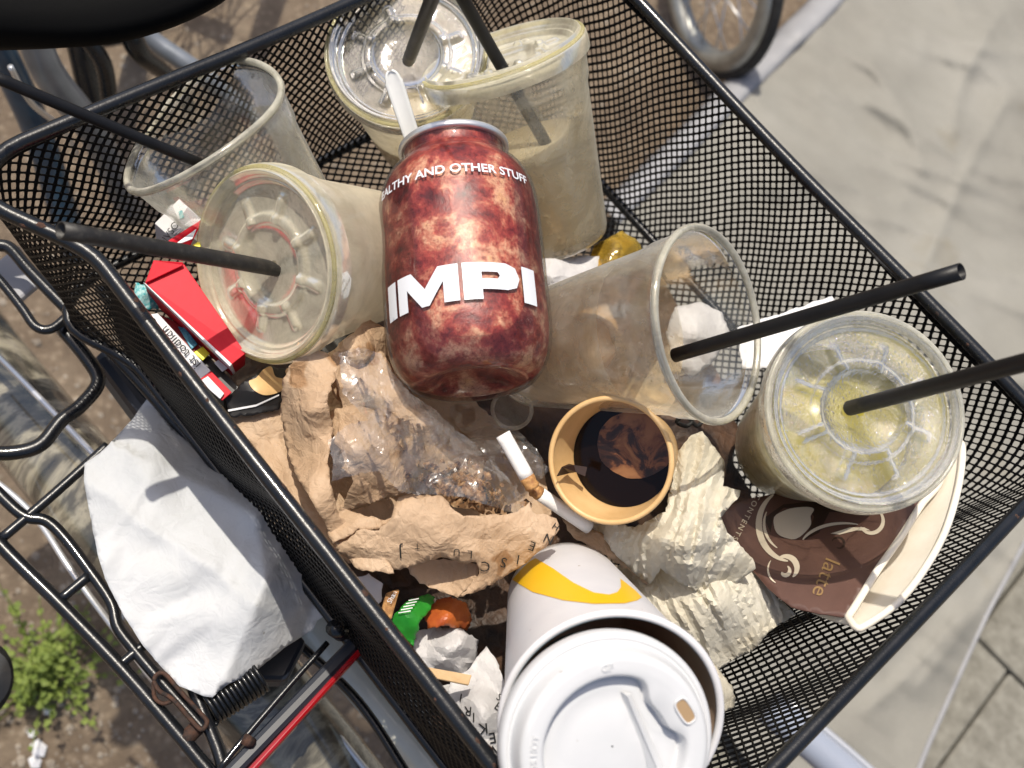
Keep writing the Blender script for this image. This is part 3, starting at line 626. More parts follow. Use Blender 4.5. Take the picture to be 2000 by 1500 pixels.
# dark clamp block behind the sheet
slab('clamp_plate', [H(500, 1180, -.165), H(600, 1250, -.165), (H(560, 1330, -.165)), H(440, 1330, -.165)], .02, MT['navy_plastic'], rk, .003)
slab('end_plate', [H(690, 1238, -.12), H(712, 1262, -.12), H(440, 1545, -.12), H(400, 1535, -.12)], .012, MT['navy_plastic'], rk, .003)
slab('reflector', [H(703, 1262, -.116), H(716, 1266, -.116), H(462, 1548, -.116), H(442, 1546, -.116)], .014, MT['reflector'], rk, .002)
mesh('support_wire', *tube(spline([H(640, 1255, -.12), H(560, 1345, -.12), H(470, 1450, -.12), H(430, 1500, -.12)], 4), .0016, 8), MT['black_paint'], rk)
mesh('bolt', *tube([H(668, 1238, -.11), H(650, 1226, -.10)], .0042, 10), MT['black_paint'], rk)
mesh('bolt', *tube([H(492, 1452, -.12), H(478, 1443, -.117)], .0030, 8), MT['rust'], rk)
# grey grip at the left edge
gp = thing('handlebar_grip', H(-20, 1330, -.3), 'worn dark grip end poking in at the lower left edge of the photo', 'grip')
gP = [H(-85, 1330, -.32), H(-50, 1328, -.31), H(-32, 1327, -.305)]
mesh('sleeve', *tube(gP, .024, 24), MT['rubber'], gp); mesh('end_cap', *tube([gP[-1], gP[-1] + unit(gP[-1] - gP[0]) * .004], .018, 24), MT['silver_paint'], gp)
# blue-grey tube at the bottom right under the rim
sb = thing('scooter_tube', H(1640, 1460, -.5), 'blue-grey painted tube below the basket rim at bottom right, beside the tarp', 'tube')
mesh('tube_body', *tube(spline([H(1500, 1380, -.5), H(1600, 1465, -.5), H(1720, 1570, -.5)], 6), .016, 16), MT['grey_tube'], sb)
mesh('trim', *tube(spline([H(1540, 1370, -.49), H(1640, 1450, -.49), H(1760, 1556, -.49)], 6), .004, 8), MT['steel'], sb)
# ------------------------------------------------------------------ basket
X0, X1, Y0, Y1 = -.335, .106, .119, .473
FZ = -.13
bsk = thing('wire_basket', ((X0 + X1) / 2, (Y0 + Y1) / 2, RIM + FZ), 'black wire mesh bicycle basket with thick tubular rim, filled with rubbish', 'basket')
def rrect(x0, x1, y0, y1, r, n):
    """n points at even arc length round a rounded rectangle"""
    pts = []
    for (cx, cy, a0) in [(x1 - r, y1 - r, 0), (x0 + r, y1 - r, 90), (x0 + r, y0 + r, 180), (x1 - r, y0 + r, 270)]:
        for a in np.linspace(a0, a0 + 90, 16): pts.append((cx + r * math.cos(math.radians(a)), cy + r * math.sin(math.radians(a))))
    pts = np.array(pts + pts[:1]); s = np.concatenate([[0], np.cumsum(np.linalg.norm(np.diff(pts, axis=0), axis=1))])
    q = np.linspace(0, s[-1], n, endpoint=False); return np.stack([np.interp(q, s, pts[:, 0]), np.interp(q, s, pts[:, 1])], 1), s[-1]
NP = 2048
top, per = rrect(X0, X1, Y0, Y1, .026, NP); bot, _ = rrect(X0 + .008, X1 - .040, Y0 + .014, Y1 - .012, .035, NP)
def pull(Q):
    Q = Q.copy(); k = np.clip(1 - (Q[:, 0] - X0 - .012) / .062, 0, 1); k = k * k * (3 - 2 * k); far = np.clip(1 - (Q[:, 1] - Y0) / .12, 0, 1)
    Q[:, 1] -= .026 * k * far; Q[:, 0] -= .004 * k * far; return Q
top = pull(top); bot = pull(bot)
# let the corners of the two loops match: resample bottom by angle of the top
def wall_pt(s, v):
    s = np.mod(s, 1.0) * NP; i = np.floor(s).astype(int) % NP; j = (i + 1) % NP; f_ = (s - np.floor(s))[..., None]
    T = top[i] * (1 - f_) + top[j] * f_; B = bot[i] * (1 - f_) + bot[j] * f_
    vv = v[..., None]; xy = T * (1 - vv) + B * vv
    z = FZ * v
    # bent wire: slow bulges
    cx, cy = (X0 + X1) / 2, (Y0 + Y1) / 2; out = xy - np.array([cx, cy]); out /= np.linalg.norm(out, axis=-1, keepdims=True)
    bul = .0035 * np.sin(s / NP * 2 * np.pi * 7 + 1.0) * np.sin(v * np.pi) + .002 * np.sin(s / NP * 2 * np.pi * 19 + v * 5) * np.sin(v * np.pi)
    xy = xy + out * bul[..., None]
    return np.concatenate([xy, (RIM + z + .001 * np.sin(s / NP * 2 * np.pi * 11))[..., None]], -1), np.concatenate([out, np.zeros_like(out[..., :1])], -1)
def holes(na, nb, per_m, ln_m, keep=None):
    """diamond lattice of rounded holes in unit square; returns outer(8) and inner(8) coordinates per hole"""
    du, dv = 1.0 / na, 1.0 / nb; C_ = []
    for j in range(2 * nb + 1):
        for i in range(na):
            u = (i + (.5 if j % 2 else 0)) * du; v = j * dv * .5
            C_.append((u, v))
    C_ = np.array(C_)
    if keep is not None: C_ = C_[keep(C_)]
    o8 = np.array([(1, 0), (.5, .5), (0, 1), (-.5, .5), (-1, 0), (-.5, -.5), (0, -1), (.5, -.5)]) * .5
    sz = np.array([.72, .80, .72, .80, .72, .80, .72, .80])[:, None]
    i8 = o8 * sz
    D = np.array([du, dv]); return C_[:, None, :] + o8[None] * D, C_[:, None, :] + i8[None] * D
def ringmesh(OT, IT, OB, IB):
    n = len(OT); V = np.concatenate([OT.reshape(-1, 3), IT.reshape(-1, 3), OB.reshape(-1, 3), IB.reshape(-1, 3)]); b = np.arange(n)[:, None] * 8 + np.arange(8)[None]; b2 = np.arange(n)[:, None] * 8 + (np.arange(8)[None] + 1) % 8
    N = n * 8
    f1 = np.stack([b, b2, b2 + N, b + N], -1); f2 = np.stack([b + N, b2 + N, b2 + 3 * N, b + 3 * N], -1); f3 = np.stack([b + 2 * N, b + 3 * N, b2 + 3 * N, b2 + 2 * N], -1)
    return V, np.concatenate([f1.reshape(-1, 4), f2.reshape(-1, 4), f3.reshape(-1, 4)])
TH = .0007
na = int(per / .0057); nbv = 16
o8, i8 = holes(na, nbv, per, .13)
o8[..., 1] = np.clip(o8[..., 1], 0, 1); i8[..., 1] = np.clip(i8[..., 1], 0.0, 1)
OT, No = wall_pt(o8[..., 0], o8[..., 1]); IT, Ni = wall_pt(i8[..., 0], i8[..., 1])
V, Fc = ringmesh(OT + No * TH, IT + Ni * TH * .6, OT - No * TH, IT - Ni * TH * .6)
mesh('mesh_wall', V, Fc, MT['mesh_black'], bsk, False)
# floor
bx0, bx1, by0, by1 = X0 + .008, X1 - .040, Y0 + .014, Y1 - .012
def keepf(C_):
    x = bx0 + C_[:, 0] * (bx1 - bx0); y = by0 + C_[:, 1] * (by1 - by0); r = .035
    dx = np.maximum(0, np.maximum(bx0 + r - x, x - bx1 + r)); dy = np.maximum(0, np.maximum(by0 + r - y, y - by1 + r))
    return (np.hypot(dx, dy) < r)
o8, i8 = holes(int((bx1 - bx0) / .0060), int((by1 - by0) / .0078), 0, 0, keepf)
def fl(P):
    x = bx0 + np.clip(P[..., 0], 0, 1) * (bx1 - bx0); y = by0 + np.clip(P[..., 1], 0, 1) * (by1 - by0)
    return np.stack([x, y, RIM + FZ + .0025 * np.sin(x * 30) * np.sin(y * 26 + 1)], -1)
Zt = np.array([0, 0, TH]); V, Fc = ringmesh(fl(o8) + Zt, fl(i8) + Zt * .6, fl(o8) - Zt, fl(i8) - Zt * .6)
mesh('mesh_floor', V, Fc, MT['mesh_black'], bsk, False)
# rim tube, bottom wire, band under the rim
rt = pull(rrect(X0, X1, Y0, Y1, .026, 260)[0])
P = [np.array([x, y, RIM + .0025 + .0015 * math.sin(i * .11)]) for i, (x, y) in enumerate(rt)]
mesh('rim', *tube(P, .0038, 20, closed=True), MT['black_paint'], bsk)
rr_ = random.Random(5)
b = MB()
for k in range(46):
    i_ = rr_.choice([rr_.randint(150, 215), rr_.randint(0, 259)]); x, y = rt[i_]; tgt = rt[(i_ + 1) % len(rt)] - rt[i_]; t3 = unit([tgt[0], tgt[1], 0]); sd_ = np.cross(t3, [0, 0, 1.0]); an = rr_.uniform(.2, 2.9)
    d_ = sd_ * math.cos(an) + np.array([0, 0, 1.0]) * math.sin(an); c_ = np.array([x, y, RIM + .0025 + .0015 * math.sin(i_ * .11)]) + d_ * .0037; s_ = rr_.uniform(.0006, .0018)
    b.add([c_ + t3 * v[0] * s_ * rr_.uniform(1, 2.2) + np.cross(d_, t3) * v[1] * s_ + d_ * v[2] * s_ * .35 for v in ico], icf)
tag(mesh('rust_spots', b.v, b.f, MT['rust'], bsk, False), kind='stuff')
P = [np.array([x, y, RIM + FZ]) for x, y in pull(rrect(bx0 - .001, bx1 + .001, by0 - .001, by1 + .001, .035, 220)[0])]
mesh('bottom_wire', *tube(P, .0032, 12, closed=True), MT['black_paint'], bsk)
Vb = []
for s_ in np.arange(0, 400): 
    for v_ in (0, .035):
        p_, n_ = wall_pt(np.array([s_ / 400.]), np.array([v_])); Vb.append(p_[0] + n_[0] * .0012)
Fb = [(2 * i, 2 * ((i + 1) % 400), 2 * ((i + 1) % 400) + 1, 2 * i + 1) for i in range(400)]
solid(mesh('rim_band', Vb, Fb, MT['mesh_black'], bsk), .0008)
for y_ in (Y0 + .12, Y1 - .12):
    P = [np.array([x, y_, RIM + FZ - .003]) for x in np.linspace(bx0, bx1, 12)]
    mesh('support_wire', *tube(P, .003, 10), MT['black_paint'], bsk)
# ------------------------------------------------------------------ cups
def cup_profile(R, r, Hh, lip=.0022, n=26, steps=()):
    """open tapered cup, from the base centre out and up to a rolled lip; z measured down from the rim (negative)"""
    pr = [(.0003, -Hh + .004), (r * .55, -Hh + .0042), (r * .82, -Hh + .003), (r * .9, -Hh + .0005), (r * .96, -Hh), (r, -Hh + .003)]
    for i in range(1, n):
        t = i / n; z = -Hh + .003 + (Hh - .006) * t; rr = r + (R - lip - r) * t
        for (tz, dr) in steps:
            if t > tz: rr += dr
        pr.append((rr, z))
    pr += [(R - lip, -.003)]
    for a in np.linspace(-90, 200, 9): pr.append((R - lip * .2 + lip * .8 * math.cos(math.radians(a)) , -lip * .9 + lip * .9 * math.sin(math.radians(a))))
    return pr
def make_cup(name, pose, label, group, R=.0475, r=.030, Hh=.115, mat='clear_cup', warp=None, lid=None, steps=((.82, .0012),), drink=None, seg=96):
    c, n = pose; base = c - n * Hh
    t = thing(name, base, label, 'cup', group)
    V, Fc = lathe(cup_profile(R, r, Hh, steps=steps), c, n, seg, warp); mesh('cup_wall', V, Fc, MT[mat], t)
    # rolled lip: its own thick ring
    Rl = R - .0006; u_, w_, _ = frame(n); P = []
    for k in range(90):
        a = 2 * math.pi * k / 90; x, y, z = math.cos(a) * Rl, math.sin(a) * Rl, -.0016
        if warp: x, y, z = warp(x, y, z)
        P.append(c + u_ * x + w_ * y + n * z)
    mesh('lip', *tube(P, .0017, 10, closed=True), MT['lip_plastic'] if lid is None else MT[lid], t)
    if drink:
        m_, t0, t1 = drink; pr = [(.0003, -Hh + .006)]
        for q_ in np.linspace(0, 1, 12):
            zz = -Hh + .006 + (t1 * Hh) * q_; tt = (zz + Hh) / Hh; pr.append(((r + (R - .002 - r) * tt) - .0012, zz))
        pr.append((.0003, pr[-1][1]))
        V, Fc = lathe(pr, c, n, 64, warp); mesh('drink', V, Fc, MT[m_], t)
    return t, c, n
MT['lip_plastic'] = clear('lip_plastic', film=(.95, .93, .83), amount=(.2, .5), scale=60, edge=.3, gl=2)
MT['lip_yellow'] = clear('lip_yellow_plastic', film=(.76, .70, .38), amount=(.2, .6), scale=60, edge=.3)
def lid_mesh(c, n, R, u0, nr=120, nt_=256, ribs=8, hub=.019, rec=.0045):
    u_ = unit(u0 - n * (u0 @ n)); w_ = np.cross(n, u_); V = []; Fc = []
    def h(r, a):
        q = r / R
        if q > .985: return -.006 + .0
        if q > .955: return .0005
        z = 0
        z += .0035 * math.exp(-((q - .925) / .022) ** 2)
        z += .0022 * math.exp(-((q - .83) / .018) ** 2)
        if q < .88: z -= rec * min(1, (.88 - q) / .06)
        hb = hub / R
        z += .0022 / (1 + math.exp((abs(q - hb * 1.18) - .055) / .008))
        if hb * 1.1 < q < .74:
            aa = (a / (2 * math.pi) * ribs) % 1; dd = abs(aa - .5) * 2 * math.pi * q * R / ribs
            z += .0022 / (1 + math.exp((dd - .0022) / .00035)) / (1 + math.exp((q - .70) / .012))
        if q < hb: z -= .0018 * (1 - (q / hb) ** 6)
        return z
    rs = list(np.linspace(.002, R * .955, nr)) + [R * .965, R * .985, R * .997, R, R * 1.0, R * .995]
    zs_extra = [0, 0, -.001, -.003, -.0075, -.009]
    m = len(rs)
    for i, r in enumerate(rs):
        for k in range(nt_):
            a = 2 * math.pi * k / nt_
            z = h(r, a) if i < nr else zs_extra[i - nr]
            V.append(c + u_ * (math.cos(a) * r) + w_ * (math.sin(a) * r) + n * z)
    for i in range(m - 1):
        for k in range(nt_):
            k2 = (k + 1) % nt_; Fc.append((i * nt_ + k, i * nt_ + k2, (i + 1) * nt_ + k2, (i + 1) * nt_ + k))
    return V, np.array(Fc)
def add_lid(t, c, n, R, mat, u0=AX, label=None, up=.0035, rimmat='lip_plastic'):
    cc = c + n * up
    o = mesh('lid', *lid_mesh(cc, n, R, u0), MT[mat], t)
    if label: o['label'] = label
    u_, w_, _ = frame(n)
    ring = [cc + (u_ * math.cos(a) + w_ * math.sin(a)) * (R * .965) + n * .0008 for a in np.linspace(0, 2 * math.pi, 100, endpoint=False)]
    mesh('rim_ring', *tube(ring, .0011, 8, closed=True), MT[rimmat], o)
    return o
def straw(name, a, b, R, label, mat='straw', mid=None, group=None, cut=False):
    P = spline([a, b] if mid is None else [a, mid, b], 10); d = unit(P[-1] - P[-2]); b_ = MB(); seg = 18
    V, Fc = tube(P, R, seg, cap=False); n = len(P)
    if cut:
        u_ = unit(np.cross(d, [.1, .2, .97]))
        for k in range(seg): V[(n - 1) * seg + k] = V[(n - 1) * seg + k] + d * ((V[(n - 1) * seg + k] - P[-1]) @ u_) * 1.6
    V2, F2 = tube(P, R * .86, seg, cap=False)
    if cut:
        for k in range(seg): V2[(n - 1) * seg + k] = V2[(n - 1) * seg + k] + d * ((V2[(n - 1) * seg + k] - P[-1]) @ u_) * 1.6
    N = len(V); Fc = list(Fc) + [tuple(i + N for i in f[::-1]) for f in F2]
    for k in range(seg):
        k2 = (k + 1) % seg; Fc.append((k2, k, N + k, N + k2)); e = (n - 1) * seg; Fc.append((e + k, e + k2, N + e + k2, N + e + k))
    o = mesh(name, V + V2, Fc, MT[mat]); return tag(o, label, 'straw', group)
GC = 'disposable cups in the basket'; GS = 'black drinking straws'
# open clear cup at upper left
p1 = ell(385, 241, 365, .37, (.62, .79), .0475)
def w1(x, y, z):
    t = 1 + z / .115; k = 1 + .06 * t; return x * k + .002 * t * math.sin(3 * math.atan2(y, x)), y * (1 - .03 * t), z + .0035 * t * math.sin(2 * math.atan2(y, x) + .5)
t1, c1, n1 = make_cup('plastic_cup', p1, 'empty clear plastic cup without a lid at upper left of the basket', GC, mat='smeared', warp=w1)
straw('straw', W(-40, 138, .495), W(392, 320, .565), .0028, 'long thin black straw reaching in from the left edge into the open cup', group=GS)
# lidded cup left of the jar
p2 = ell(527, 517, 392, .68, (.995, -.09), .049)
t2, c2, n2 = make_cup('plastic_cup', p2, 'clear lidded cup lying left of the jar, lid towards the camera, beige film inside', GC, mat='beige_cup')
add_lid(t2, c2, n2, .049, 'hazy_lid', u0=AY, rimmat='lip_yellow')
straw('straw', W(118, 450, .455), W(532, 524, .548), .0038, 'scuffed black straw with cut tip in the lid of the cup left of the jar', 'straw_old', group=GS, cut=True)
# lidded cup at the top
p3 = ell(795, 108, 322, .87, (.2, .98), .0465)
t3, c3, n3 = make_cup('plastic_cup', p3, 'clear lidded cup standing at the top of the basket, spoked lid seen from above', GC, R=.045, Hh=.105, mat='milky_cup', drink=('milky', 0, .35))
add_lid(t3, c3, n3, .0465, 'clear_lid', rimmat='lip_yellow')
straw('straw', W(798, 118, .623), W(858, -40, .50), .0036, 'black straw standing in the hub of the topmost cup lid', group=GS)
# tilted cup with milky drink
p4 = ell(985, 118, 338, .24, (.30, .95), .049)
t4, c4, n4 = make_cup('plastic_cup', p4, 'tall clear lidded cup right of the jar, milky beige drink in its lower half', GC, mat='milky_cup', drink=('milky', 0, .5))
add_lid(t4, c4, n4, .049, 'hazy_lid', rimmat='lip_yellow')
straw('straw', W(888, -30, .575), W(1098, 336, .665), .0036, 'black straw pushed through the lid of the milky cup right of the jar', group=GS, mid=W(968, 110, .622))
# open clear cup at centre right
p5 = ell(1392, 632, 388, .5, (-.985, .15), .0475)
MT['residue'] = clear('orange_beige_residue', film=(.97, .78, .50), amount=(.15, .55), scale=30, edge=.3)
t5, c5, n5 = make_cup('plastic_cup', p5, 'empty clear cup lying on its side right of the jar, mouth facing right', GC, mat='clear_cup', Hh=.118)
pr5 = [(.0285 + .0175 * t - .0012, -.112 + .115 * t) for t in np.linspace(.0, .62, 14)]
mesh('residue', *lathe(pr5, c5, n5, 80), MT['residue'], t5)
straw('straw', W(1318, 694, .575), W(1878, 530, .462), .0037, 'black straw lying from the mouth of the open cup out over the basket rim', group=GS)
# lidded cup at the right with yellow-green drink
p6 = ell(1684, 803, 402, .91, (-.90, .42), .049)
t6, c6, n6 = make_cup('plastic_cup', p6, 'clear cup of yellow-green drink at the right of the basket, its lid wet and speckled', GC, mat='smeared', drink=('green_drink', 0, .62))
add_lid(t6, c6, n6, .049, 'wet_lid', u0=AY)
straw('straw', W(1660, 797, .535), W(2070, 690, .405), .0037, 'black straw in the speckled lid of the yellow-green drink, leaving the photo at right', group=GS)
# kraft espresso cup
pk = ell(1192, 899, 249, .965, (.8, -.25), .031)
ck, nk = pk; Hk = .055; rk_ = .022
tk = thing('espresso_cup', ck - nk * Hk, 'small brown paper espresso cup below the jar with dark coffee and dried foam', 'cup', GC)
prk = [(.0003, -Hk + .003), (rk_ * .95, -Hk + .003), (rk_, -Hk), (rk_ + .0006, -Hk)] + [(rk_ + .0006 + (.0305 - rk_ - .0006) * t, -Hk + Hk * t) for t in np.linspace(.1, .98, 10)]
mesh('outer_wall', *lathe(prk, ck, nk, 96), MT['kraft_cup'], tk)
prk = [(.0003, -Hk + .004)] + [(rk_ + (.0297 - rk_) * t - .0003, -Hk + .004 + (Hk - .005) * t) for t in np.linspace(0, 1, 10)]
mesh('inner_wall', *lathe(prk, ck, nk, 96), MT['kraft_cup'], tk)
u_, w_, _ = frame(nk)
mesh('rim_roll', *tube([ck + (u_ * math.cos(a) + w_ * math.sin(a)) * .0302 for a in np.linspace(0, 2 * math.pi, 90, endpoint=False)], .0014, 10, closed=True), MT['kraft_cup'], tk)
rc = rk_ + (.0297 - rk_) * .56 - .0004
Vc = []; Fc = []; nr = 24; na_ = 72
def crema_h(x, y): 
    q = noise.noise((x * 90, y * 90, 2)); return q
right = unit(AX - nk * (AX @ nk)); upv = np.cross(nk, right)
cc = ck - nk * (Hk * .44)
mesh('coffee', *lathe([(.0003, 0), (rc * .5, 0), (rc * .99, 0)], cc, nk, 72), MT['coffee'], tk)
# foam skin over the upper right part
pol = []
for a in np.linspace(0, 2 * math.pi, 60, endpoint=False):
    k = 1 + .04 * noise.noise((math.cos(a) * 3, math.sin(a) * 3, 2))
    x, y = rc * (.26 + math.cos(a) * .76 * k), rc * (.24 + math.sin(a) * .66 * k); r_ = math.hypot(x, y)
    if r_ > rc * .97: x *= rc * .97 / r_; y *= rc * .97 / r_
    pol.append((x, y))
Vf = [cc + nk * .0010 + right * .15 * rc + upv * .15 * rc] + [cc + nk * .0007 + right * x + upv * y for x, y in pol]
mesh('foam', Vf, [(0, i + 1, (i + 1) % 60 + 1) for i in range(60)], MT['crema'], tk)
# ------------------------------------------------------------------ the jar
bj = np.array([-.085, -1.0]); dj = .548
cj = W(925, 752, dj); vj = unit(CAM - cj); bw = AX * unit(bj)[0] + AY * unit(bj)[1]; bw = unit(bw - vj * (bw @ vj))
aj = unit(bw * .955 - vj * .30)          # axis base -> neck
JH = .132; JR = .0415
jr = thing('glass_jar', cj, 'open glass jar smeared inside with dark red berry pulp, white lettering round it', 'jar')
def jprof(g=0.0):
    pr = [(.0003, .006), (.014, .0055), (.020, .003), (.024, .0005), (.027, 0), (.031, .001), (.0355, .006), (.039, .013), (.0408, .021), (.0415, .03), (.0415, .05), (.0415, .07), (.0415, .085), (.0412, .093), (.0402, .101), (.038, .108), (.0345, .114), (.0305, .118), (.0282, .1205), (.0272, .123), (.0276, .1285)]
    return [(max(.0003, r - g), z + (g if i < 4 else 0)) for i, (r, z) in enumerate(pr)]
def dense(pr, n=5):
    q = spline([np.array(p) for p in pr], n); return [(max(.0003, float(a)), float(b)) for a, b in q]
rightj = unit(AX - aj * (AX @ aj)); frontj = np.cross(rightj, aj)
if frontj @ vj < 0: frontj = -frontj
jp = dense(jprof()); mesh('glass_body', *lathe(jp, cj, aj, 128), MT['glass'], jr)
def wj(x, y, z): 
    a = math.atan2(y, x); k = 1 - .018 * abs(noise.noise((math.cos(a) * 2.2, math.sin(a) * 2.2, z * 45))) ; return x * k, y * k, z
mesh('pulp', *lathe(dense([(max(.0003, r - .0016), z + (.002 if i < 6 else 0)) for i, (r, z) in enumerate(jprof())]), cj, aj, 128, wj), MT['jam'], jr)
mesh('neck_ring', *lathe([(.0262, .1275), (.0284, .1275), (.0288, .1283), (.0288, .1300), (.0280, .1310), (.0270, .1310), (.0262, .130), (.0262, .1275)], cj, aj, 96), MT['steel'], jr)
def jar_text(name, text, zc, size, ang0, arc=True, fat=0., sx=1., spacing=1., slope=0.):
    V_, F_ = glyphs(text, 1, fat, spacing); P = []
    zz_ = [p[1] for p in jp]; rr_ = [p[0] for p in jp]
    for x, y in V_:
        a = ang0 + x * size * sx / JR; z = zc + y * size + slope * x * size
        r = float(np.interp(z, zz_, rr_)) + .0003
        P.append(cj + aj * z + (rightj * math.sin(a) + frontj * math.cos(a)) * r)
    return mesh(name, P, F_, MT['print_white'], jr, False)
MT['print_white'] = pbr('white_enamel_print', (.66, .68, .72), rough=.35)
# big letters, cut as polygons: I M P I
def jar_poly(name, polys, zc, ang0, hgt):
    P = []; Fa = []
    zz_ = [p[1] for p in jp]; rr_ = [p[0] for p in jp]
    for poly in polys:
        pts, fs = poly_fill([(x * 100, y * 100) for x, y in poly], 11, .1, 0)
        b = len(P)
        for x, y in pts:
            a = ang0 + x / 100 * hgt / JR; z = zc + (y / 100 - .5) * hgt; r = float(np.interp(z, zz_, rr_)) + .0004
            P.append(cj + aj * z + (rightj * math.sin(a) + frontj * math.cos(a)) * r)
        Fa += [tuple(i + b for i in f) for f in fs]
    return mesh(name, P, Fa, MT['print_white'], jr, True)
LH = .0185
x0 = -2.45
jar_poly('letter', [[(x0, 0), (x0 + .42, 0), (x0 + .42, 1), (x0, 1)]], .0375, 0, LH)
x0 += .52
jar_poly('letter', [[(x0, 0), (x0 + .34, 0), (x0 + .34, .58), (x0 + .78, 0), (x0 + 1.0, 0), (x0 + 1.40, .58), (x0 + 1.40, 0), (x0 + 1.80, 0), (x0 + 1.80, 1), (x0 + 1.28, 1), (x0 + .90, .47), (x0 + .5, 1), (x0, 1)]], .0375, 0, LH)
x0 += 1.90
# P as outer outline split into two halves round its counter
jar_poly('letter', [[(x0, 0), (x0 + .48, 0), (x0 + .48, .27), (x0 + .48, .56), (x0 + .48, .74), (x0 + .48, 1), (x0, 1)], [(x0 + .48, .27), (x0 + 1.15, .27), (x0 + 1.42, .36), (x0 + 1.53, .62), (x0 + 1.42, .9), (x0 + 1.15, 1), (x0 + .48, 1), (x0 + .48, .74), (x0 + .9, .74), (x0 + .96, .65), (x0 + .9, .56), (x0 + .48, .56)]], .0375, 0, LH)
x0 += 1.63
jar_poly('letter', [[(x0, 0), (x0 + .48, 0), (x0 + .48, 1), (x0, 1)]], .0375, 0, LH)
jar_text('lettering', 'EALTHY AND OTHER STUFF', .0965, .0064, -.07, fat=.025, sx=1.12)
jarvt = None
# pale flat spoon in the jar mouth
def spoon():
    a = W(762, 138, .574); b = W(812, 290, .590); d = unit(b - a); L = np.linalg.norm(b - a) + .06; s_ = unit(np.cross(d, unit(CAM - a))); u_ = np.cross(s_, d)
    if u_ @ (CAM - a) < 0: u_ = -u_
    V = []; m = 60; k = 7
    for i in range(m):
        t = (i / (m - 1)) ** 1.8 * L; w = .0040 + .0006 * math.cos(t * 40)
        if t < .005: w = .0040 * math.sqrt(max(.02, 1 - ((.005 - t) / .005) ** 2))
        for j in range(k):
            f_ = -1 + 2 * j / (k - 1); V.append(a + d * t + s_ * f_ * w + u_ * (.0011 * f_ * f_))
    Fc = [(i * k + j, (i + 1) * k + j, (i + 1) * k + j + 1, i * k + j + 1) for i in range(m - 1) for j in range(k - 1)]
    return tag(solid(mesh('spoon', V, Fc, MT['spoon']), .0012), 'pale plastic spoon handle sticking up out of the red jar', 'spoon')
spoon()
# ------------------------------------------------------------------ white paper cup with yellow curve, and a lidded coffee cup inside it
pm = ell(1195, 1402, 436, .87, (-.36, -.93), .045); cm, nm = pm; Hm = .128; rm = .0300
tm = thing('paper_cup', cm - nm * Hm, 'large white paper cup with a yellow curved stripe, holding a lidded cup', 'cup', GC)
def mcp(t): return rm + (.0440 - rm) * t
pr = [(.0003, -Hm + .006), (rm - .002, -Hm + .006), (rm - .001, -Hm), (rm, -Hm)] + [(mcp(t), -Hm + Hm * t) for t in np.linspace(.05, .985, 22)]
mesh('outer_wall', *lathe(pr, cm, nm, 128), MT['paper_cup'], tm)
pr = [(.0003, -Hm + .007)] + [(mcp(t) - .0007, -Hm + .007 + (Hm - .008) * t) for t in np.linspace(0, 1, 22)]
mesh('lining', *lathe(pr, cm, nm, 128), MT['cup_lining'], tm)
u_, w_, _ = frame(nm)
mesh('rolled_rim', *tube([cm + (u_ * math.cos(a) + w_ * math.sin(a)) * .0447 for a in np.linspace(0, 2 * math.pi, 110, endpoint=False)], .0017, 12, closed=True), MT['paper_cup'], tm)
def on_cone(px, py, lift=.0003):
    """where the view ray through a point of the photo meets the cup's outer wall"""
    r = ray(px, py); lo = None
    prev = None
    for i in range(0, 1400):
        d = .36 + i * .0002; P = CAM + r * d; q = P - cm; z = q @ nm; t = 1 + z / Hm
        rr = np.linalg.norm(q - nm * z) - (mcp(t) + lift)
        if 0 <= t <= 1 and prev is not None and prev > 0 >= rr: return P
        prev = rr
    return None
def cone_patch(name, poly, mat, step=9):
    pts, fs = poly_fill(poly, step, .1, 0); Q = [on_cone(x, y) for x, y in pts]; ok = [q is not None for q in Q]; Q = [q if q is not None else np.zeros(3) for q in Q]
    fs = [f[::-1] for f in fs if all(ok[i] for i in f)]; used = sorted({i for f in fs for i in f}); mp = {a: i for i, a in enumerate(used)}
    if fs: return mesh(name, [Q[i] for i in used], [tuple(mp[i] for i in f) for f in fs], MT[mat], tm)
cone_patch('yellow_stripe', [(1046, 1090), (1032, 1098), (1018, 1112), (1000, 1132), (1040, 1156), (1100, 1172), (1160, 1179), (1220, 1178), (1245, 1172), (1254, 1166), (1240, 1152), (1212, 1130), (1213, 1146), (1206, 1156), (1190, 1161), (1160, 1157), (1120, 1138), (1080, 1110)], 'yellow')
cone_patch('red_print', [(948, 1190), (958, 1198), (968, 1210), (972, 1228), (964, 1240), (958, 1225), (950, 1205)], 'dark_red')
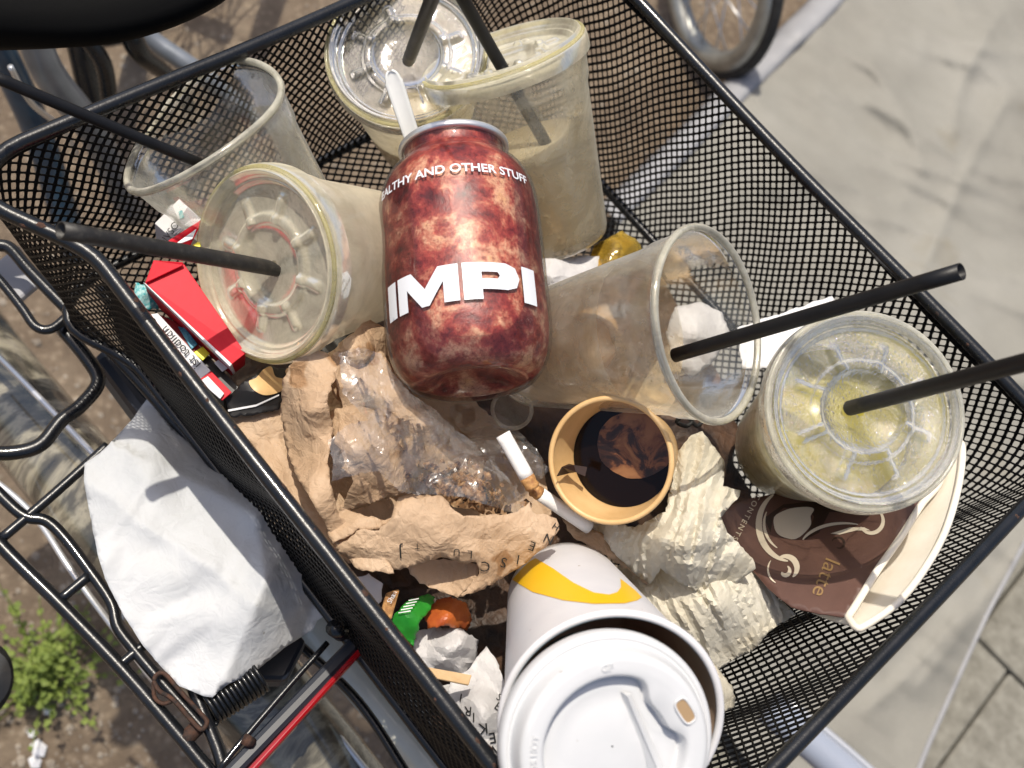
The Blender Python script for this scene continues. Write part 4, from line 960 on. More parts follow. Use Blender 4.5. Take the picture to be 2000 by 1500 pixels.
# inner cup with white lid
pl_ = ell(1189, 1450, 388, .90, (-.66, -.75), .0378); cl_, nl_ = pl_
tl_ = thing('coffee_cup', cl_ - nl_ * .10, 'coffee cup with white plastic lid nested in the large white paper cup', 'cup', GC)
prc = [(.0003, -.036), (.0275, -.036), (.0285, -.038)] + [(.0285 + .0062 * t, -.038 + .030 * t) for t in np.linspace(.05, 1, 10)]
mesh('cup_body', *lathe(prc, cl_ - nl_ * .004, unit(nm * .9 + nl_ * .1), 96), MT['deep_teal'], tl_)
ul = unit(AX - nl_ * (AX @ nl_)); vl = -np.cross(nl_, ul) if np.cross(nl_, ul) @ AY > 0 else np.cross(nl_, ul)   # ul right, vl up in the picture
def lid_top():
    V = []; Fc = []; na2 = 240
    prl = [(.0370, -.010), (.0405, -.009), (.0418, -.0075), (.0423, -.005), (.0423, -.002), (.0416, .0), (.0402, .0008), (.0392, .0002), (.0384, .0010), (.0376, .0045), (.0368, .0080), (.0358, .0094), (.0344, .0100), (.0325, .0101), (.0305, .0101), (.0288, .0098), (.0279, .0088)]
    prl = dense(prl, 3)
    # recessed floor, its border pushed in near the drinking slot
    n1 = len(prl)
    rows = prl + [(.0274, .0070), (.0270, .0036), (.0264, .0028), (.0250, .0040), (.021, .0028), (.016, .0036), (.010, .0045), (.005, .0045), (.0004, .0045)]
    for i, (r, z) in enumerate(rows):
        for k in range(na2):
            a = 2 * math.pi * k / na2; rr = r
            if z < .0099 and r < .0293 and i >= n1 - 6:
                d = abs((a - .62 + math.pi) % (2 * math.pi) - math.pi)   # the slot stands at the upper right
                rr = r * (1 - .24 / (1 + math.exp((d - .42) / .06)) * min(1, r / .02))
            P = cl_ + (ul * math.cos(a) + vl * math.sin(a)) * rr + nl_ * z
            V.append(P)
    m = len(rows)
    for i in range(m - 1):
        for k in range(na2):
            k2 = (k + 1) % na2; Fc.append((i * na2 + k, (i + 1) * na2 + k, (i + 1) * na2 + k2, i * na2 + k2))
    return V, np.array(Fc)
lid_o = mesh('lid', *lid_top(), MT['lid_white'], tl_)
def LP(x, y, z): return cl_ + ul * x + vl * y + nl_ * z
# drinking slot (a dark tan opening with a raised edge)
def slot_pts(sx, sy, z, n=28):
    ca, sa = math.cos(-1.0), math.sin(-1.0); out = []
    for k in range(n):
        a = 2 * math.pi * k / n; x = sx * np.sign(math.cos(a)) * abs(math.cos(a)) ** .6; y = sy * np.sign(math.sin(a)) * abs(math.sin(a)) ** .6
        out.append(LP(.0268 + x * ca - y * sa, .0135 + x * sa + y * ca, z))
    return out
sp = slot_pts(.0052, .0027, .0104); mesh('drinking_slot', sp + [LP(.0268, .0135, .0104)], [(i, (i + 1) % 28, 28) for i in range(28)], MT['slot_tan'] if 'slot_tan' in MT else MT['kraft_cup'], lid_o, False)
mesh('slot_edge', *tube(sp, .0005, 6, closed=True), MT['lid_white'], lid_o)
# ridge across the recess
Vr = [LP(.0035, .0205, .0038), LP(.0075, .0195, .0038), LP(.0235, -.0165, .0038), LP(.0185, -.021, .0038), LP(.0050, .0195, .0072), LP(.0205, -.0175, .0072)]
mesh('ridge', Vr, [(0, 4, 5, 3), (4, 1, 2, 5), (0, 1, 4), (3, 5, 2)], MT['lid_white'], lid_o, False)
def lid_text(text, rad, ang, size, flip=1):
    V_, F_ = glyphs(text, 1, .015); P = []
    for x, y in V_:
        a = ang - x * size / rad * flip; r = rad + y * size * flip; P.append(LP(math.cos(a) * r, math.sin(a) * r, .0104))
    b = len(P); P2 = [p - nl_ * .0006 for p in P]
    return solid(mesh('embossed_text', P, F_, MT['lid_white'], lid_o, False), .0006, 0)
lid_text('CONTENTS HOT', .0318, math.radians(190), .0036)
lid_text('GF', .0318, math.radians(97), .0038)
# ------------------------------------------------------------------ crushed brown cup at the lower right
def loft(rings, closed=True):
    V = []; Fc = []; k = len(rings[0])
    for r in rings: V += list(r)
    for i in range(len(rings) - 1):
        for j in range(k):
            j2 = (j + 1) % k; Fc.append((i * k + j, i * k + j2, (i + 1) * k + j2, (i + 1) * k + j))
    return V, Fc
tb = thing('crushed_cup', H(1600, 1100, -.075), 'flattened dark brown paper cup with cream swirls and white rim, lying at lower right', 'cup', GC)
# upper skin: the printed face
S_b = Sheet([(1405, 1010, -.060), (1560, 970, -.045), (1810, 960, -.014), (1860, 880, -.010), (1660, 1205, -.012), (1540, 1180, -.032), (1600, 1080, -.032), (1740, 1080, -.016)], 12, .0003, lo=.05, hi=.03, n=2, warp=.0, soft=1, plane=True)
bp = ([(1380, 1005), (1460, 975), (1560, 955), (1700, 930), (1850, 870), (1868, 885), (1830, 950), (1800, 985), (1760, 1050), (1715, 1115), (1680, 1165), (1656, 1206), (1600, 1200), (1545, 1186), (1500, 1150), (1440, 1080)])
face = sheet('printed_face', bp, MT['brown_cup'], S_b, tb, 12, 1, .0006)
# lip: open flattened mouth
ro = [(1656, 1206), (1672, 1225), (1690, 1222), (1750, 1180), (1800, 1120), (1845, 1040), (1872, 950), (1880, 880), (1872, 862), (1862, 868), (1850, 905), (1830, 950), (1800, 985), (1760, 1048), (1715, 1112), (1682, 1165)]
def zr(x, y): return S_b.z(x, y)
Q = []
for i, (x, y) in enumerate(ro):
    Q.append(H(x, y, zr(x, y) + (.004 if 1 <= i <= 8 else .0015)))
Qs = spline(Q + Q[:1], 6)[:-1]
mesh('rim_roll', *tube(Qs, .0019, 12, closed=True), MT['cream_board'], tb)
# inner wall going down from the mouth, and the back skin
cen = sum(Qs) / len(Qs); Qi = [cen + (q - cen) * .72 + np.array([-.010, -.010, -.036]) for q in Qs]
mesh('inside_wall', *loft([Qs, [q * .5 + p * .5 + np.array([0, 0, -.002]) for q, p in zip(Qs, Qi)], Qi]), MT['cream_board'], tb)
kk = [q for q in Qs]
dB = (H(1450, 1030, -.07) - cen); Qb = [cen + (q - cen) * .75 + dB + np.array([0, 0, -.012]) for q in Qs]
# swirls printed on it
def arc_band(cx, cy, r0, r1, a0, a1, w, n=22, ex=1.0, rot=0.):
    A = []; B = []
    for i in range(n + 1):
        t = i / n; a = math.radians(a0 + (a1 - a0) * t); r = r0 + (r1 - r0) * t; ww = w * math.sin(math.pi * min(1, max(0, t * .96 + .02))) ** .7 / 2 + .4
        for rr_, L_ in ((r + ww, A), (r - ww, B)):
            x, y = rr_ * math.cos(a) * ex, rr_ * math.sin(a); c_, s_ = math.cos(rot), math.sin(rot); L_.append((cx + x * c_ - y * s_, cy + x * s_ + y * c_))
    return A + B[::-1]
for (pl, m_, w_) in [(smoothpoly([(1512, 1010), (1530, 998), (1550, 992), (1578, 990), (1590, 995), (1583, 1008), (1584, 1024), (1572, 1040), (1556, 1052), (1540, 1052), (1522, 1045), (1513, 1032)], 3), 'cream_print', 1),
                     (arc_band(1545, 1020, 76, 66, 95, 235, 13, ex=.9), 'cream_print', 1), (arc_band(1548, 1018, 60, 54, 120, 200, 5), 'cream_print', 1),
                     (arc_band(1534, 1110, 24, 22, -120, 50, 11), 'cream_print', 1), (arc_band(1532, 1116, 12, 5, -60, 170, 8), 'cream_print', 1), (arc_band(1530, 1112, 30, 30, 120, 215, 3), 'cream_print', 1),
                     (arc_band(1700, 1018, 26, 22, -60, 150, 7), 'cream_print', 1), (arc_band(1640, 1080, 52, 60, 210, 292, 5, ex=1.6), 'cream_print', 1), (arc_band(1638, 1062, 14, 8, -160, 120, 4), 'dark_print', 1),
                     ([(1622, 1042), (1660, 1030), (1688, 1030), (1700, 1036), (1672, 1036), (1640, 1044)], 'cream_print', 1),
                     ([(1492, 1012), (1530, 985), (1600, 978), (1680, 990), (1690, 1002), (1620, 1000), (1600, 1040), (1572, 1054), (1590, 1010), (1580, 992), (1530, 992), (1510, 1010), (1505, 1040)], 'dark_print', .6)]:
    patch('swirl_print', pl, MT[m_], S_b, tb, lift=.0009 if m_ == 'cream_print' else .0006, step=7)
print_text('lettering', 'latte', S_b, 1612, 1128, 44, 112, MT['gold_print'], tb, lift=.001)
print_text('lettering', 'CONTENTS', S_b, 1458, 1010, 15, -62 + 180, MT['cream_print'], tb, lift=.001, spacing=1.4)
# ------------------------------------------------------------------ dark litter at the bottom of the basket
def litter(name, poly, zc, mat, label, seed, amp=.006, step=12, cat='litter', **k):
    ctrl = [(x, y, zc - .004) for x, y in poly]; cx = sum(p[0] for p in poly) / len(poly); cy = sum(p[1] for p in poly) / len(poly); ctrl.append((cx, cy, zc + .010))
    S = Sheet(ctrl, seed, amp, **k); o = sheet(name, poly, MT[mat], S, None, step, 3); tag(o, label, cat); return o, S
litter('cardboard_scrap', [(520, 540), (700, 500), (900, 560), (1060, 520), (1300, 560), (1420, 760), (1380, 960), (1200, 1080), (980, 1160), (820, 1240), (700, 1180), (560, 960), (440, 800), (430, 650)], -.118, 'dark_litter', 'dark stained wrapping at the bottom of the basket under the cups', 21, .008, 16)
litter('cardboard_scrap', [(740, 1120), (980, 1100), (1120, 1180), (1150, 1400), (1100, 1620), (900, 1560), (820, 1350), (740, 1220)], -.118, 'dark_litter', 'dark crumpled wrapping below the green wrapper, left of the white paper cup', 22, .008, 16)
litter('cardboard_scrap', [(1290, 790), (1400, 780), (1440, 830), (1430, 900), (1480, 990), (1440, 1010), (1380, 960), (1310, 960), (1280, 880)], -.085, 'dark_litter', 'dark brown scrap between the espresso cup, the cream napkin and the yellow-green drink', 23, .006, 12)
# ------------------------------------------------------------------ brown paper bag
bag = thing('paper_bag', H(800, 900, -.11), 'crumpled light brown paper bag torn open below the jar, black letters along its hem', 'paper bag')
def bagsheet(name, poly, zs, seed, amp=.005, step=8, mat='kraft', extra=None, parent=bag, **k):
    S = Sheet(zs, seed, amp, extra=extra, **k); return sheet(name, poly, MT[mat], S, parent, step, 2.5, .00025), S
# back panel running out to the left under everything
bagsheet('back_panel', [(450, 820), (560, 720), (600, 700), (760, 690), (900, 760), (1060, 900), (1080, 1010), (940, 1060), (800, 1080), (680, 1100), (640, 1070), (560, 960), (500, 880)],
         [(450, 820, -.06), (600, 720, -.05), (800, 760, -.085), (1050, 920, -.09), (900, 950, -.10), (640, 1070, -.045), (500, 900, -.055), (740, 900, -.09)], 31, .006)
# left wall of the bag: a tall folded flap
bagsheet('side_fold', [(582, 668), (620, 684), (640, 690), (660, 720), (640, 780), (652, 840), (640, 900), (650, 960), (662, 1010), (720, 1040), (770, 1120), (700, 1112), (655, 1060), (610, 980), (575, 920), (556, 860), (548, 800), (552, 740), (575, 700)],
         [(582, 668, -.008), (640, 690, -.010), (556, 800, -.038), (652, 840, -.018), (575, 920, -.030), (650, 960, -.012), (655, 1060, -.028), (770, 1120, -.03), (600, 800, -.006), (610, 960, -.012)], 32, .005)
bagsheet('fold', [(640, 690), (720, 622), (756, 640), (770, 700), (720, 700), (690, 730), (670, 790), (650, 770)], [(640, 690, -.02), (740, 630, -.03), (760, 690, -.04), (680, 760, -.04), (700, 690, -.015)], 36, .004)
bagsheet('fold', [(630, 812), (650, 800), (690, 790), (730, 800), (760, 840), (790, 880), (820, 900), (800, 960), (740, 980), (680, 1000), (660, 1010), (690, 940), (665, 880), (640, 850)],
         [(630, 812, -.03), (700, 790, -.018), (760, 840, -.02), (800, 960, -.035), (680, 1000, -.045), (700, 880, -.012)], 33, .006)
bagsheet('fold', [(650, 690), (700, 678), (750, 690), (780, 740), (830, 800), (900, 860), (950, 900), (930, 960), (860, 930), (800, 900), (750, 850), (720, 800), (670, 800), (655, 740)],
         [(650, 690, -.02), (750, 690, -.03), (900, 860, -.045), (930, 960, -.06), (720, 800, -.035), (780, 800, -.025)], 37, .006)
# front flap with the lettering
_, S_f = bagsheet('front_flap', [(652, 1072), (670, 1058), (704, 1034), (740, 1036), (758, 1020), (778, 972), (800, 966), (862, 968), (880, 990), (905, 1008), (940, 1008), (1010, 1000), (1034, 980), (1040, 1000), (1086, 1012), (1092, 1034), (1070, 1062), (1020, 1104), (980, 1130), (930, 1156), (896, 1166), (915, 1145), (936, 1120), (930, 1098), (900, 1100), (860, 1088), (840, 1094), (800, 1108), (770, 1112), (720, 1104), (680, 1092)],
         [(652, 1072, -.034), (704, 1034, -.018), (778, 972, -.010), (862, 968, -.008), (1034, 985, -.014), (1090, 1030, -.020), (1020, 1104, -.024), (896, 1166, -.034), (930, 1098, -.018), (860, 1088, -.020), (770, 1112, -.030), (840, 1030, -.006), (960, 1050, -.010)], 34, .0045)
bagsheet('flap_underside', [(790, 1106), (840, 1090), (900, 1096), (936, 1102), (934, 1124), (912, 1150), (894, 1168), (860, 1156), (820, 1140)], [(790, 1106, -.034), (936, 1102, -.026), (894, 1168, -.038), (860, 1120, -.045)], 38, .003)
bagsheet('fold', [(664, 990), (690, 1000), (752, 1016), (770, 1010), (756, 1028), (720, 1038), (700, 1032), (672, 1052), (650, 1062), (640, 1040)], [(664, 990, -.03), (760, 1016, -.022), (650, 1062, -.03), (700, 1020, -.020)], 39, .004)
bagsheet('fold', [(1096, 1010), (1130, 1015), (1200, 1060), (1260, 1110), (1300, 1150), (1290, 1170), (1250, 1130), (1190, 1090), (1120, 1050)], [(1096, 1010, -.05), (1260, 1110, -.06), (1200, 1080, -.05)], 40, .003)
for (ch, x, y, r_, s_) in [('N', 1072, 1052, 205, 26), ('E', 1040, 1066, 200, 26), ('I', 1012, 1092, 190, 26), ('S', 984, 1098, 192, 28), ('C', 948, 1106, 188, 28), ('H', 1086, 1028, 215, 18), ('L', 918, 1082, 184, 22), ('U', 892, 1078, 182, 20), ('T', 815, 1066, 178, 16), ('J', 782, 1078, 176, 32)]:
    print_text('lettering', ch, S_f, x, y, s_, r_, MT['ink'], bag, lift=.0012)
# the cellophane over it
cel = thing('cellophane_bag', H(860, 880, -.08), 'crinkled clear cellophane bag lying on the torn brown paper bag', 'wrapper')
S_c = Sheet([(655, 690, -.004), (760, 740, -.008), (900, 870, -.012), (1030, 960, -.022), (1030, 1000, -.03), (648, 930, -.006), (780, 840, .004), (860, 960, -.004), (940, 940, -.008)], 51, .0075, lo=.05, hi=.006, n=6, warp=.5)
sheet('film', [(662, 690), (700, 678), (745, 690), (768, 730), (800, 768), (850, 800), (880, 830), (930, 870), (990, 930), (1022, 975), (1028, 1000), (1000, 1002), (950, 985), (900, 970), (868, 968), (810, 966), (780, 960), (740, 920), (700, 925), (648, 940), (650, 900), (640, 860), (680, 830), (720, 820), (690, 790), (670, 770)], MT['cello'], S_c, cel, 6, 2, 0)
S_c2 = Sheet([(860, 800, -.05), (1000, 830, -.035), (1060, 900, -.03), (1020, 960, -.04), (940, 880, -.03)], 52, .005, lo=.04, hi=.008, n=5, warp=.5)
sheet('film', [(862, 796), (900, 790), (960, 798), (1000, 826), (1050, 880), (1075, 920), (1050, 940), (1040, 990), (1020, 1000), (1000, 950), (950, 890), (900, 840)], MT['cello'], S_c2, cel, 6, 2, 0)
# crumbs in it
b = MB(); rnd = random.Random(8)
for i in range(900):
    a = rnd.uniform(0, 6.28); r = abs(rnd.gauss(0, .55)); x = 915 + math.cos(a) * r * 62; y = 958 + math.sin(a) * r * 34 + (x - 915) * .35; P = H(x, y, -.030 + rnd.uniform(0, .010) * max(0, 1 - r)); s = rnd.choice([.0006, .0009, .0012, .002, .0028]) * rnd.uniform(.7, 1.3)
    b.add([P + s * np.array([v[0] * rnd.uniform(.7, 1.3), v[1] * rnd.uniform(.7, 1.3), v[2]]) for v in ico], icf)
tag(mesh('crumbs', b.v, b.f, MT['crumbs'], smooth=False), 'burnt pastry crumbs gathered in the cellophane bag below the jar', 'crumbs', kind='stuff')
# dark flake stuck inside the espresso cup
fl_ = [(1098, 912), (1112, 906), (1120, 908), (1146, 912), (1142, 930), (1124, 922), (1112, 924), (1088, 930)]
tag(solid(mesh('coffee_flake', [W(x, y, .548 + (.012 if x > 1110 else 0)) for x, y in fl_], [tuple(range(8))[::-1]], MT['dark_print'], smooth=False), .0006), 'dark dried flake sticking out over the left rim of the espresso cup', 'flake')
tie = spline([H(1318, 806, -.05), H(1330, 812, -.045), H(1322, 824, -.048), H(1340, 832, -.046), H(1352, 822, -.045), H(1340, 812, -.044), H(1360, 806, -.046), H(1372, 820, -.048), H(1362, 832, -.048), H(1352, 824, -.046)], 6)
tag(mesh('string', *tube(tie, .0012, 8), MT['ink']), 'short black looped string beside the rim of the espresso cup', 'string')
# cigarette butts
def butt(a, b, R, label, f0=.78):
    t = thing('cigarette_butt', (a + b) / 2, label, 'cigarette', 'cigarette butts'); m_ = a + (b - a) * f0; mesh('paper_tube', *tube(spline([a, m_], 8), R, 14), MT['butt_white'], t)
    u_ = unit(b - a); rr = [R * 1.02, R * 1.0, R * .92, R * 1.04, R * .8]; P = [m_ + (b - m_) * q for q in (0, .3, .55, .8, 1)]; mesh('burnt_end', *tube(P, R, 12, rr=rr), MT['butt_tan'], t)
butt(H(982, 848, -.012), H(1042, 955, -.02), .0038, 'white cigarette end with brown stub beside the small espresso cup')
butt(H(1150, 1030, -.045), H(1040, 955, -.030), .0036, 'white cigarette end tucked under the left side of the espresso cup', .88)
# a small round lid under the jar
t_ = thing('small_lid', H(1005, 800, -.075), 'small round translucent lid half hidden under the base of the jar', 'lid')
c_, n_ = W(1000, 800, .60), unit(CAM - W(1000, 800, .60)); n_ = unit(n_ + np.array([.2, -.3, 0])); mesh('disc', *lathe([(.0003, 0), (.008, 0), (.0095, .0004)], c_, n_, 48), MT['smeared'], t_); u_, w_, _ = frame(n_); mesh('edge_ring', *tube([c_ + (u_ * math.cos(a) + w_ * math.sin(a)) * .0105 for a in np.linspace(0, 6.283, 50, endpoint=False)], .0011, 8, closed=True), MT['lip_plastic'], t_)
# ------------------------------------------------------------------ napkins
def folds(L1, L2, a, amp, sd):
    c_, s_ = math.cos(math.radians(a)), math.sin(math.radians(a))
    def f(x, y):
        u, v = x * c_ + y * s_, -x * s_ + y * c_; v += 30 * noise.noise((u / 120, v / 120, sd))
        n1 = noise.noise((u / L1, v / L2, sd)); n2 = noise.noise((u / L1 * 2, v / L2 * 2.2, sd + 5)); return amp * ((1 - abs(n1) * 2.2) + .5 * (1 - abs(n2) * 2.2) - .6)
    return f
def crumpled(name, poly, zs, mat, label, seed, amp=.006, cat='napkin', step=7, group=None, **k):
    S = Sheet(zs, seed, amp, **k); o = sheet(name, poly, MT[mat], S, None, step, .6 if cat == 'paper' else 2, .0002); tag(o, label, cat, group); return o, S
GN = 'used paper napkins'
crumpled('napkin', [(1350, 850), (1372, 842), (1400, 880), (1416, 905), (1412, 950), (1446, 958), (1440, 975), (1408, 1010), (1420, 1040), (1470, 1090), (1476, 1110), (1440, 1140), (1400, 1170), (1330, 1140), (1290, 1110), (1270, 1140), (1240, 1120), (1200, 1080), (1170, 1040), (1110, 1015), (1150, 1010), (1240, 1030), (1300, 1000), (1315, 930), (1318, 890)],
         [(1360, 845, -.028), (1446, 958, -.026), (1476, 1110, -.032), (1400, 1170, -.05), (1270, 1140, -.055), (1180, 1040, -.05), (1310, 960, -.03), (1370, 1000, -.008), (1300, 1060, -.012), (1340, 1100, -.015)], 'tissue', 'crumpled cream napkin between the espresso cup and the crushed brown cup', 61, .0045, group=GN, lo=.055, hi=.010, n=4, warp=.8, extra=folds(300, 27, 105, .0042, 2.2))
crumpled('napkin', [(1235, 1150), (1205, 1110), (1240, 1070), (1340, 1070), (1420, 1110), (1470, 1100), (1500, 1130), (1515, 1165), (1555, 1200), (1530, 1215), (1500, 1235), (1470, 1270), (1430, 1290), (1400, 1310), (1390, 1350), (1330, 1270), (1262, 1190)],
         [(1230, 1130, -.075), (1270, 1140, -.06), (1480, 1110, -.05), (1555, 1200, -.060), (1400, 1310, -.070), (1400, 1180, -.035), (1460, 1180, -.045)], 'tissue', 'thin cream napkin spread beside the mouth of the white paper cup, right edge torn', 62, .003, group=GN, lo=.05, hi=.010, n=4, warp=.6, extra=folds(280, 30, 60, .0040, 6.2))
crumpled('napkin', [(1380, 1290), (1400, 1300), (1432, 1345), (1436, 1380), (1400, 1400), (1375, 1390), (1380, 1330)], [(1380, 1290, -.06), (1436, 1380, -.06), (1400, 1350, -.045)], 'tissue', 'small end of cream napkin poking out right of the white coffee lid', 63, .006, group=GN)
crumpled('napkin', [(1060, 600), (1090, 570), (1150, 565), (1190, 600), (1215, 660), (1232, 720), (1215, 770), (1120, 770), (1050, 760), (1070, 700), (1055, 650)],
         [(1060, 600, -.05), (1150, 565, -.055), (1232, 720, -.06), (1060, 760, -.06), (1150, 680, -.015)], 'orange_napkin', 'orange napkin seen through the wall of the open clear cup right of the jar', 64, .008, group=GN)
crumpled('napkin', [(1318, 600), (1370, 590), (1410, 610), (1425, 650), (1400, 700), (1350, 740), (1315, 700), (1300, 650)], [(1318, 600, -.085), (1425, 650, -.085), (1350, 740, -.09), (1370, 650, -.07)], 'white_tissue', 'white crumpled tissue seen through the mouth of the open clear cup', 65, .007, group=GN)
crumpled('napkin', [(1440, 640), (1500, 620), (1625, 578), (1640, 600), (1560, 660), (1520, 720), (1450, 720)], [(1440, 640, -.05), (1625, 578, -.035), (1560, 660, -.045)], 'card_white', 'white paper slip showing behind the straw above the speckled lid', 66, .002, group=GN, n=4)
crumpled('napkin', [(812, 1232), (850, 1225), (900, 1228), (935, 1250), (930, 1290), (900, 1330), (870, 1325), (830, 1300), (808, 1270)], [(812, 1232, -.075), (935, 1250, -.075), (870, 1325, -.08), (865, 1270, -.055)], 'white_tissue', 'pinkish white tissue ball above the wooden stirrer, left of the white paper cup', 67, .008, group=GN, lo=.02, hi=.006, step=5)
_, S_w = crumpled('napkin', [(880, 1330), (912, 1310), (950, 1262), (975, 1300), (990, 1360), (990, 1500), (985, 1560), (940, 1500), (905, 1440), (880, 1400), (872, 1360)], [(912, 1310, -.065), (990, 1400, -.06), (940, 1500, -.06), (880, 1380, -.07), (940, 1380, -.045)], 'white_tissue', 'white printed tissue with black capitals at the bottom, beside the rim tube', 68, .007, group=GN, lo=.03, hi=.008, step=6)
on = [o for o in COL.objects if o.get('label', '').startswith('white printed tissue')][0]
for (ch, x, y, r_, s_) in [('I', 900, 1362, 60, 24), ('R', 914, 1388, 55, 26), ('I', 925, 1400, 50, 26), ('K', 944, 1422, 45, 30), ('E', 962, 1440, 40, 30), ('W', 972, 1464, 35, 34), ('E', 972, 1380, -95, 22), ('S', 975, 1362, -95, 20)]:
    print_text('lettering', ch, S_w, x, y, s_, r_ + 130, MT['ink'], on, lift=.0012)
crumpled('napkin', [(690, 1130), (720, 1120), (748, 1140), (745, 1175), (715, 1190), (700, 1170)], [(690, 1130, -.05), (745, 1175, -.055)], 'card_white', 'scrap of white paper beside the rim tube below the brown bag', 69, .003, group=GN, step=6)
crumpled('napkin', [(860, 1340), (895, 1335), (900, 1380), (925, 1420), (900, 1440), (868, 1390)], [(860, 1340, -.085), (900, 1400, -.08)], 'white_tissue', 'flat white tissue under the wooden stirrer along the rim tube', 70, .005, group=GN, step=6)
# other small rubbish
crumpled('wrapper', [(838, 1160), (850, 1166), (842, 1190), (820, 1215), (808, 1262), (780, 1240), (762, 1212), (775, 1195), (800, 1170)], [(838, 1160, -.06), (762, 1212, -.058), (808, 1262, -.06), (805, 1200, -.05)], 'green', 'bright green foil wrapper wedged beside the rim tube below the brown bag', 71, .004, 'wrapper', 5)
og = [o for o in COL.objects if o.get('label', '').startswith('bright green')][0]
S_g = Sheet([(838, 1160, -.058), (762, 1212, -.056), (808, 1262, -.058), (805, 1200, -.048)], 71, .001)
for i in range(5): patch('printed_line', [(778 + i * 5, 1196 - i * 6), (802 + i * 4, 1192 - i * 6), (802 + i * 4, 1194 - i * 6), (778 + i * 5, 1198 - i * 6)], MT['card_white'], S_g, og, lift=.003)
crumpled('orange_peel', [(852, 1172), (880, 1165), (912, 1180), (922, 1210), (912, 1232), (870, 1222), (835, 1228), (830, 1200)], [(852, 1172, -.07), (912, 1232, -.075), (875, 1200, -.052)], 'orange', 'orange-brown stained paper above the pinkish tissue ball', 72, .003, 'wrapper', 5, n=4)
b = slab('stirrer', [H(828, 1300, -.048), H(856, 1302, -.048), H(922, 1322, -.052), H(912, 1336, -.052)], .0014, MT['wood']); 
bpy.data.objects.remove(b)
tag(slab('stirrer', [H(822, 1300, -.044), H(922, 1318, -.050), H(916, 1338, -.050), H(838, 1322, -.044)], .0014, MT['wood']), 'flat wooden stirrer lying across the white tissues by the rim tube', 'stirrer')
sg = tag(slab('sugar_stick', [H(756, 1160, -.045), H(782, 1152, -.045), H(765, 1212, -.050), H(742, 1208, -.050)], .003, MT['butt_tan'], bev=.001), 'short brown sugar stick with pale lettering beside the green wrapper', 'packet')
S_s = Sheet([(756, 1160, -.045), (782, 1152, -.045), (765, 1212, -.050), (742, 1208, -.050)], 1, 0); print_text('lettering', 'Shan', S_s, 766, 1166, 14, -62, MT['card_white'], sg, lift=.0025)
crumpled('wrapper', [(1020, 505), (1100, 500), (1170, 500), (1180, 530), (1120, 560), (1060, 570), (1040, 540)], [(1020, 505, -.08), (1180, 530, -.08), (1100, 530, -.065)], 'alu_foil' if 'alu_foil' in MT else 'white_tissue', 'crumpled pale foil between the milky cup and the open clear cup', 73, .006, 'wrapper', 7, lo=.025, hi=.006)
MT['amber'] = clear('amber_film', tint=(.95, .80, .30), film=(.75, .55, .12), amount=(.12, .35), scale=60, edge=.3)
crumpled('wrapper', [(1160, 480), (1215, 450), (1240, 465), (1268, 500), (1270, 510), (1230, 530), (1180, 535), (1150, 510)], [(1160, 480, -.075), (1268, 500, -.08), (1210, 490, -.065)], 'amber', 'yellow see-through film under the foot of the milky cup', 74, .004, 'wrapper', 7)
_, S_k = crumpled('wrapper', [(440, 780), (470, 750), (520, 715), (556, 720), (560, 760), (545, 800), (500, 810), (450, 815)], [(440, 780, -.055), (556, 720, -.05), (545, 800, -.05), (500, 760, -.042)], 'black_card', 'black and tan patterned paper between the cigarette packs and the brown bag', 75, .003, 'wrapper', 6)
ob = [o for o in COL.objects if o.get('label', '').startswith('black and tan')][0]
patch('tan_print', smoothpoly([(486, 745), (500, 738), (514, 722), (530, 716), (538, 735), (556, 742), (552, 762), (520, 772), (496, 762)]), MT['kraft_cup'], S_k, ob, .001)
patch('white_print', [(445, 800), (500, 790), (545, 770), (545, 773), (500, 794), (446, 804)], MT['card_white'], S_k, ob, .001)
# black paper under the jar
crumpled('wrapper', [(590, 690), (660, 650), (720, 655), (700, 700), (640, 700)], [(590, 690, -.07), (700, 680, -.07)], 'black_card', 'dark paper showing between the lidded left cup and the brown bag', 76, .003, 'wrapper', 8)
# thin black hair tie across the bag
# ------------------------------------------------------------------ cigarette packs
def card(name, q, z, t, mat, parent, lift=0): return slab(name, [H(x, y, zz + lift) for (x, y), zz in zip(q, z if hasattr(z, '__len__') else [z] * 4)], t, MT[mat], parent, .0003)
GP = 'cigarette packs'
pk1 = thing('cigarette_pack', H(390, 620, -.06), 'bright red cigarette pack with open flap lying left of the lidded cup', 'cigarette pack', GP)
card('body', [(283, 553), (357, 512), (480, 690), (452, 712)], (-.030, -.028, -.034, -.036), .020, 'red', pk1)
card('front_edge', [(279, 551), (284, 553), (453, 711), (449, 716)], (-.029, -.029, -.035, -.035), .020, 'card_white', pk1, .0008)
card('flap', [(333, 474), (395, 434), (357, 511), (306, 500)], (-.020, -.020, -.026, -.028), .0015, 'red', pk1)
card('flap', [(300, 508), (357, 512), (358, 518), (283, 553)], (-.026, -.026, -.027, -.029), .0012, 'red', pk1, .001)
card('printed_panel', [(342, 476), (384, 446), (376, 466), (356, 474)], (-.018,) * 4, .0006, 'card_white', pk1, .001)
card('inner_tab', [(376, 478), (390, 470), (392, 482), (380, 486)], (-.030,) * 4, .003, 'bright_yellow', pk1, .008)
pk2 = thing('cigarette_pack', H(380, 700, -.07), 'white and red cigarette pack with upside-down black lettering under the bright red one', 'cigarette pack', GP)
card('body', [(308, 612), (345, 630), (470, 760), (436, 782)], (-.050, -.050, -.052, -.052), .018, 'black_card', pk2)
card('red_border', [(306, 612), (350, 632), (392, 678), (374, 690)], -.048, .0008, 'dark_red', pk2)
card('picture', [(347, 637), (362, 640), (386, 672), (374, 682)], -.0470, .0008, 'blue', pk2, .001)
card('yellow_print', [(378, 688), (396, 676), (410, 690), (396, 704)], -.0480, .0008, 'bright_yellow', pk2, .001)
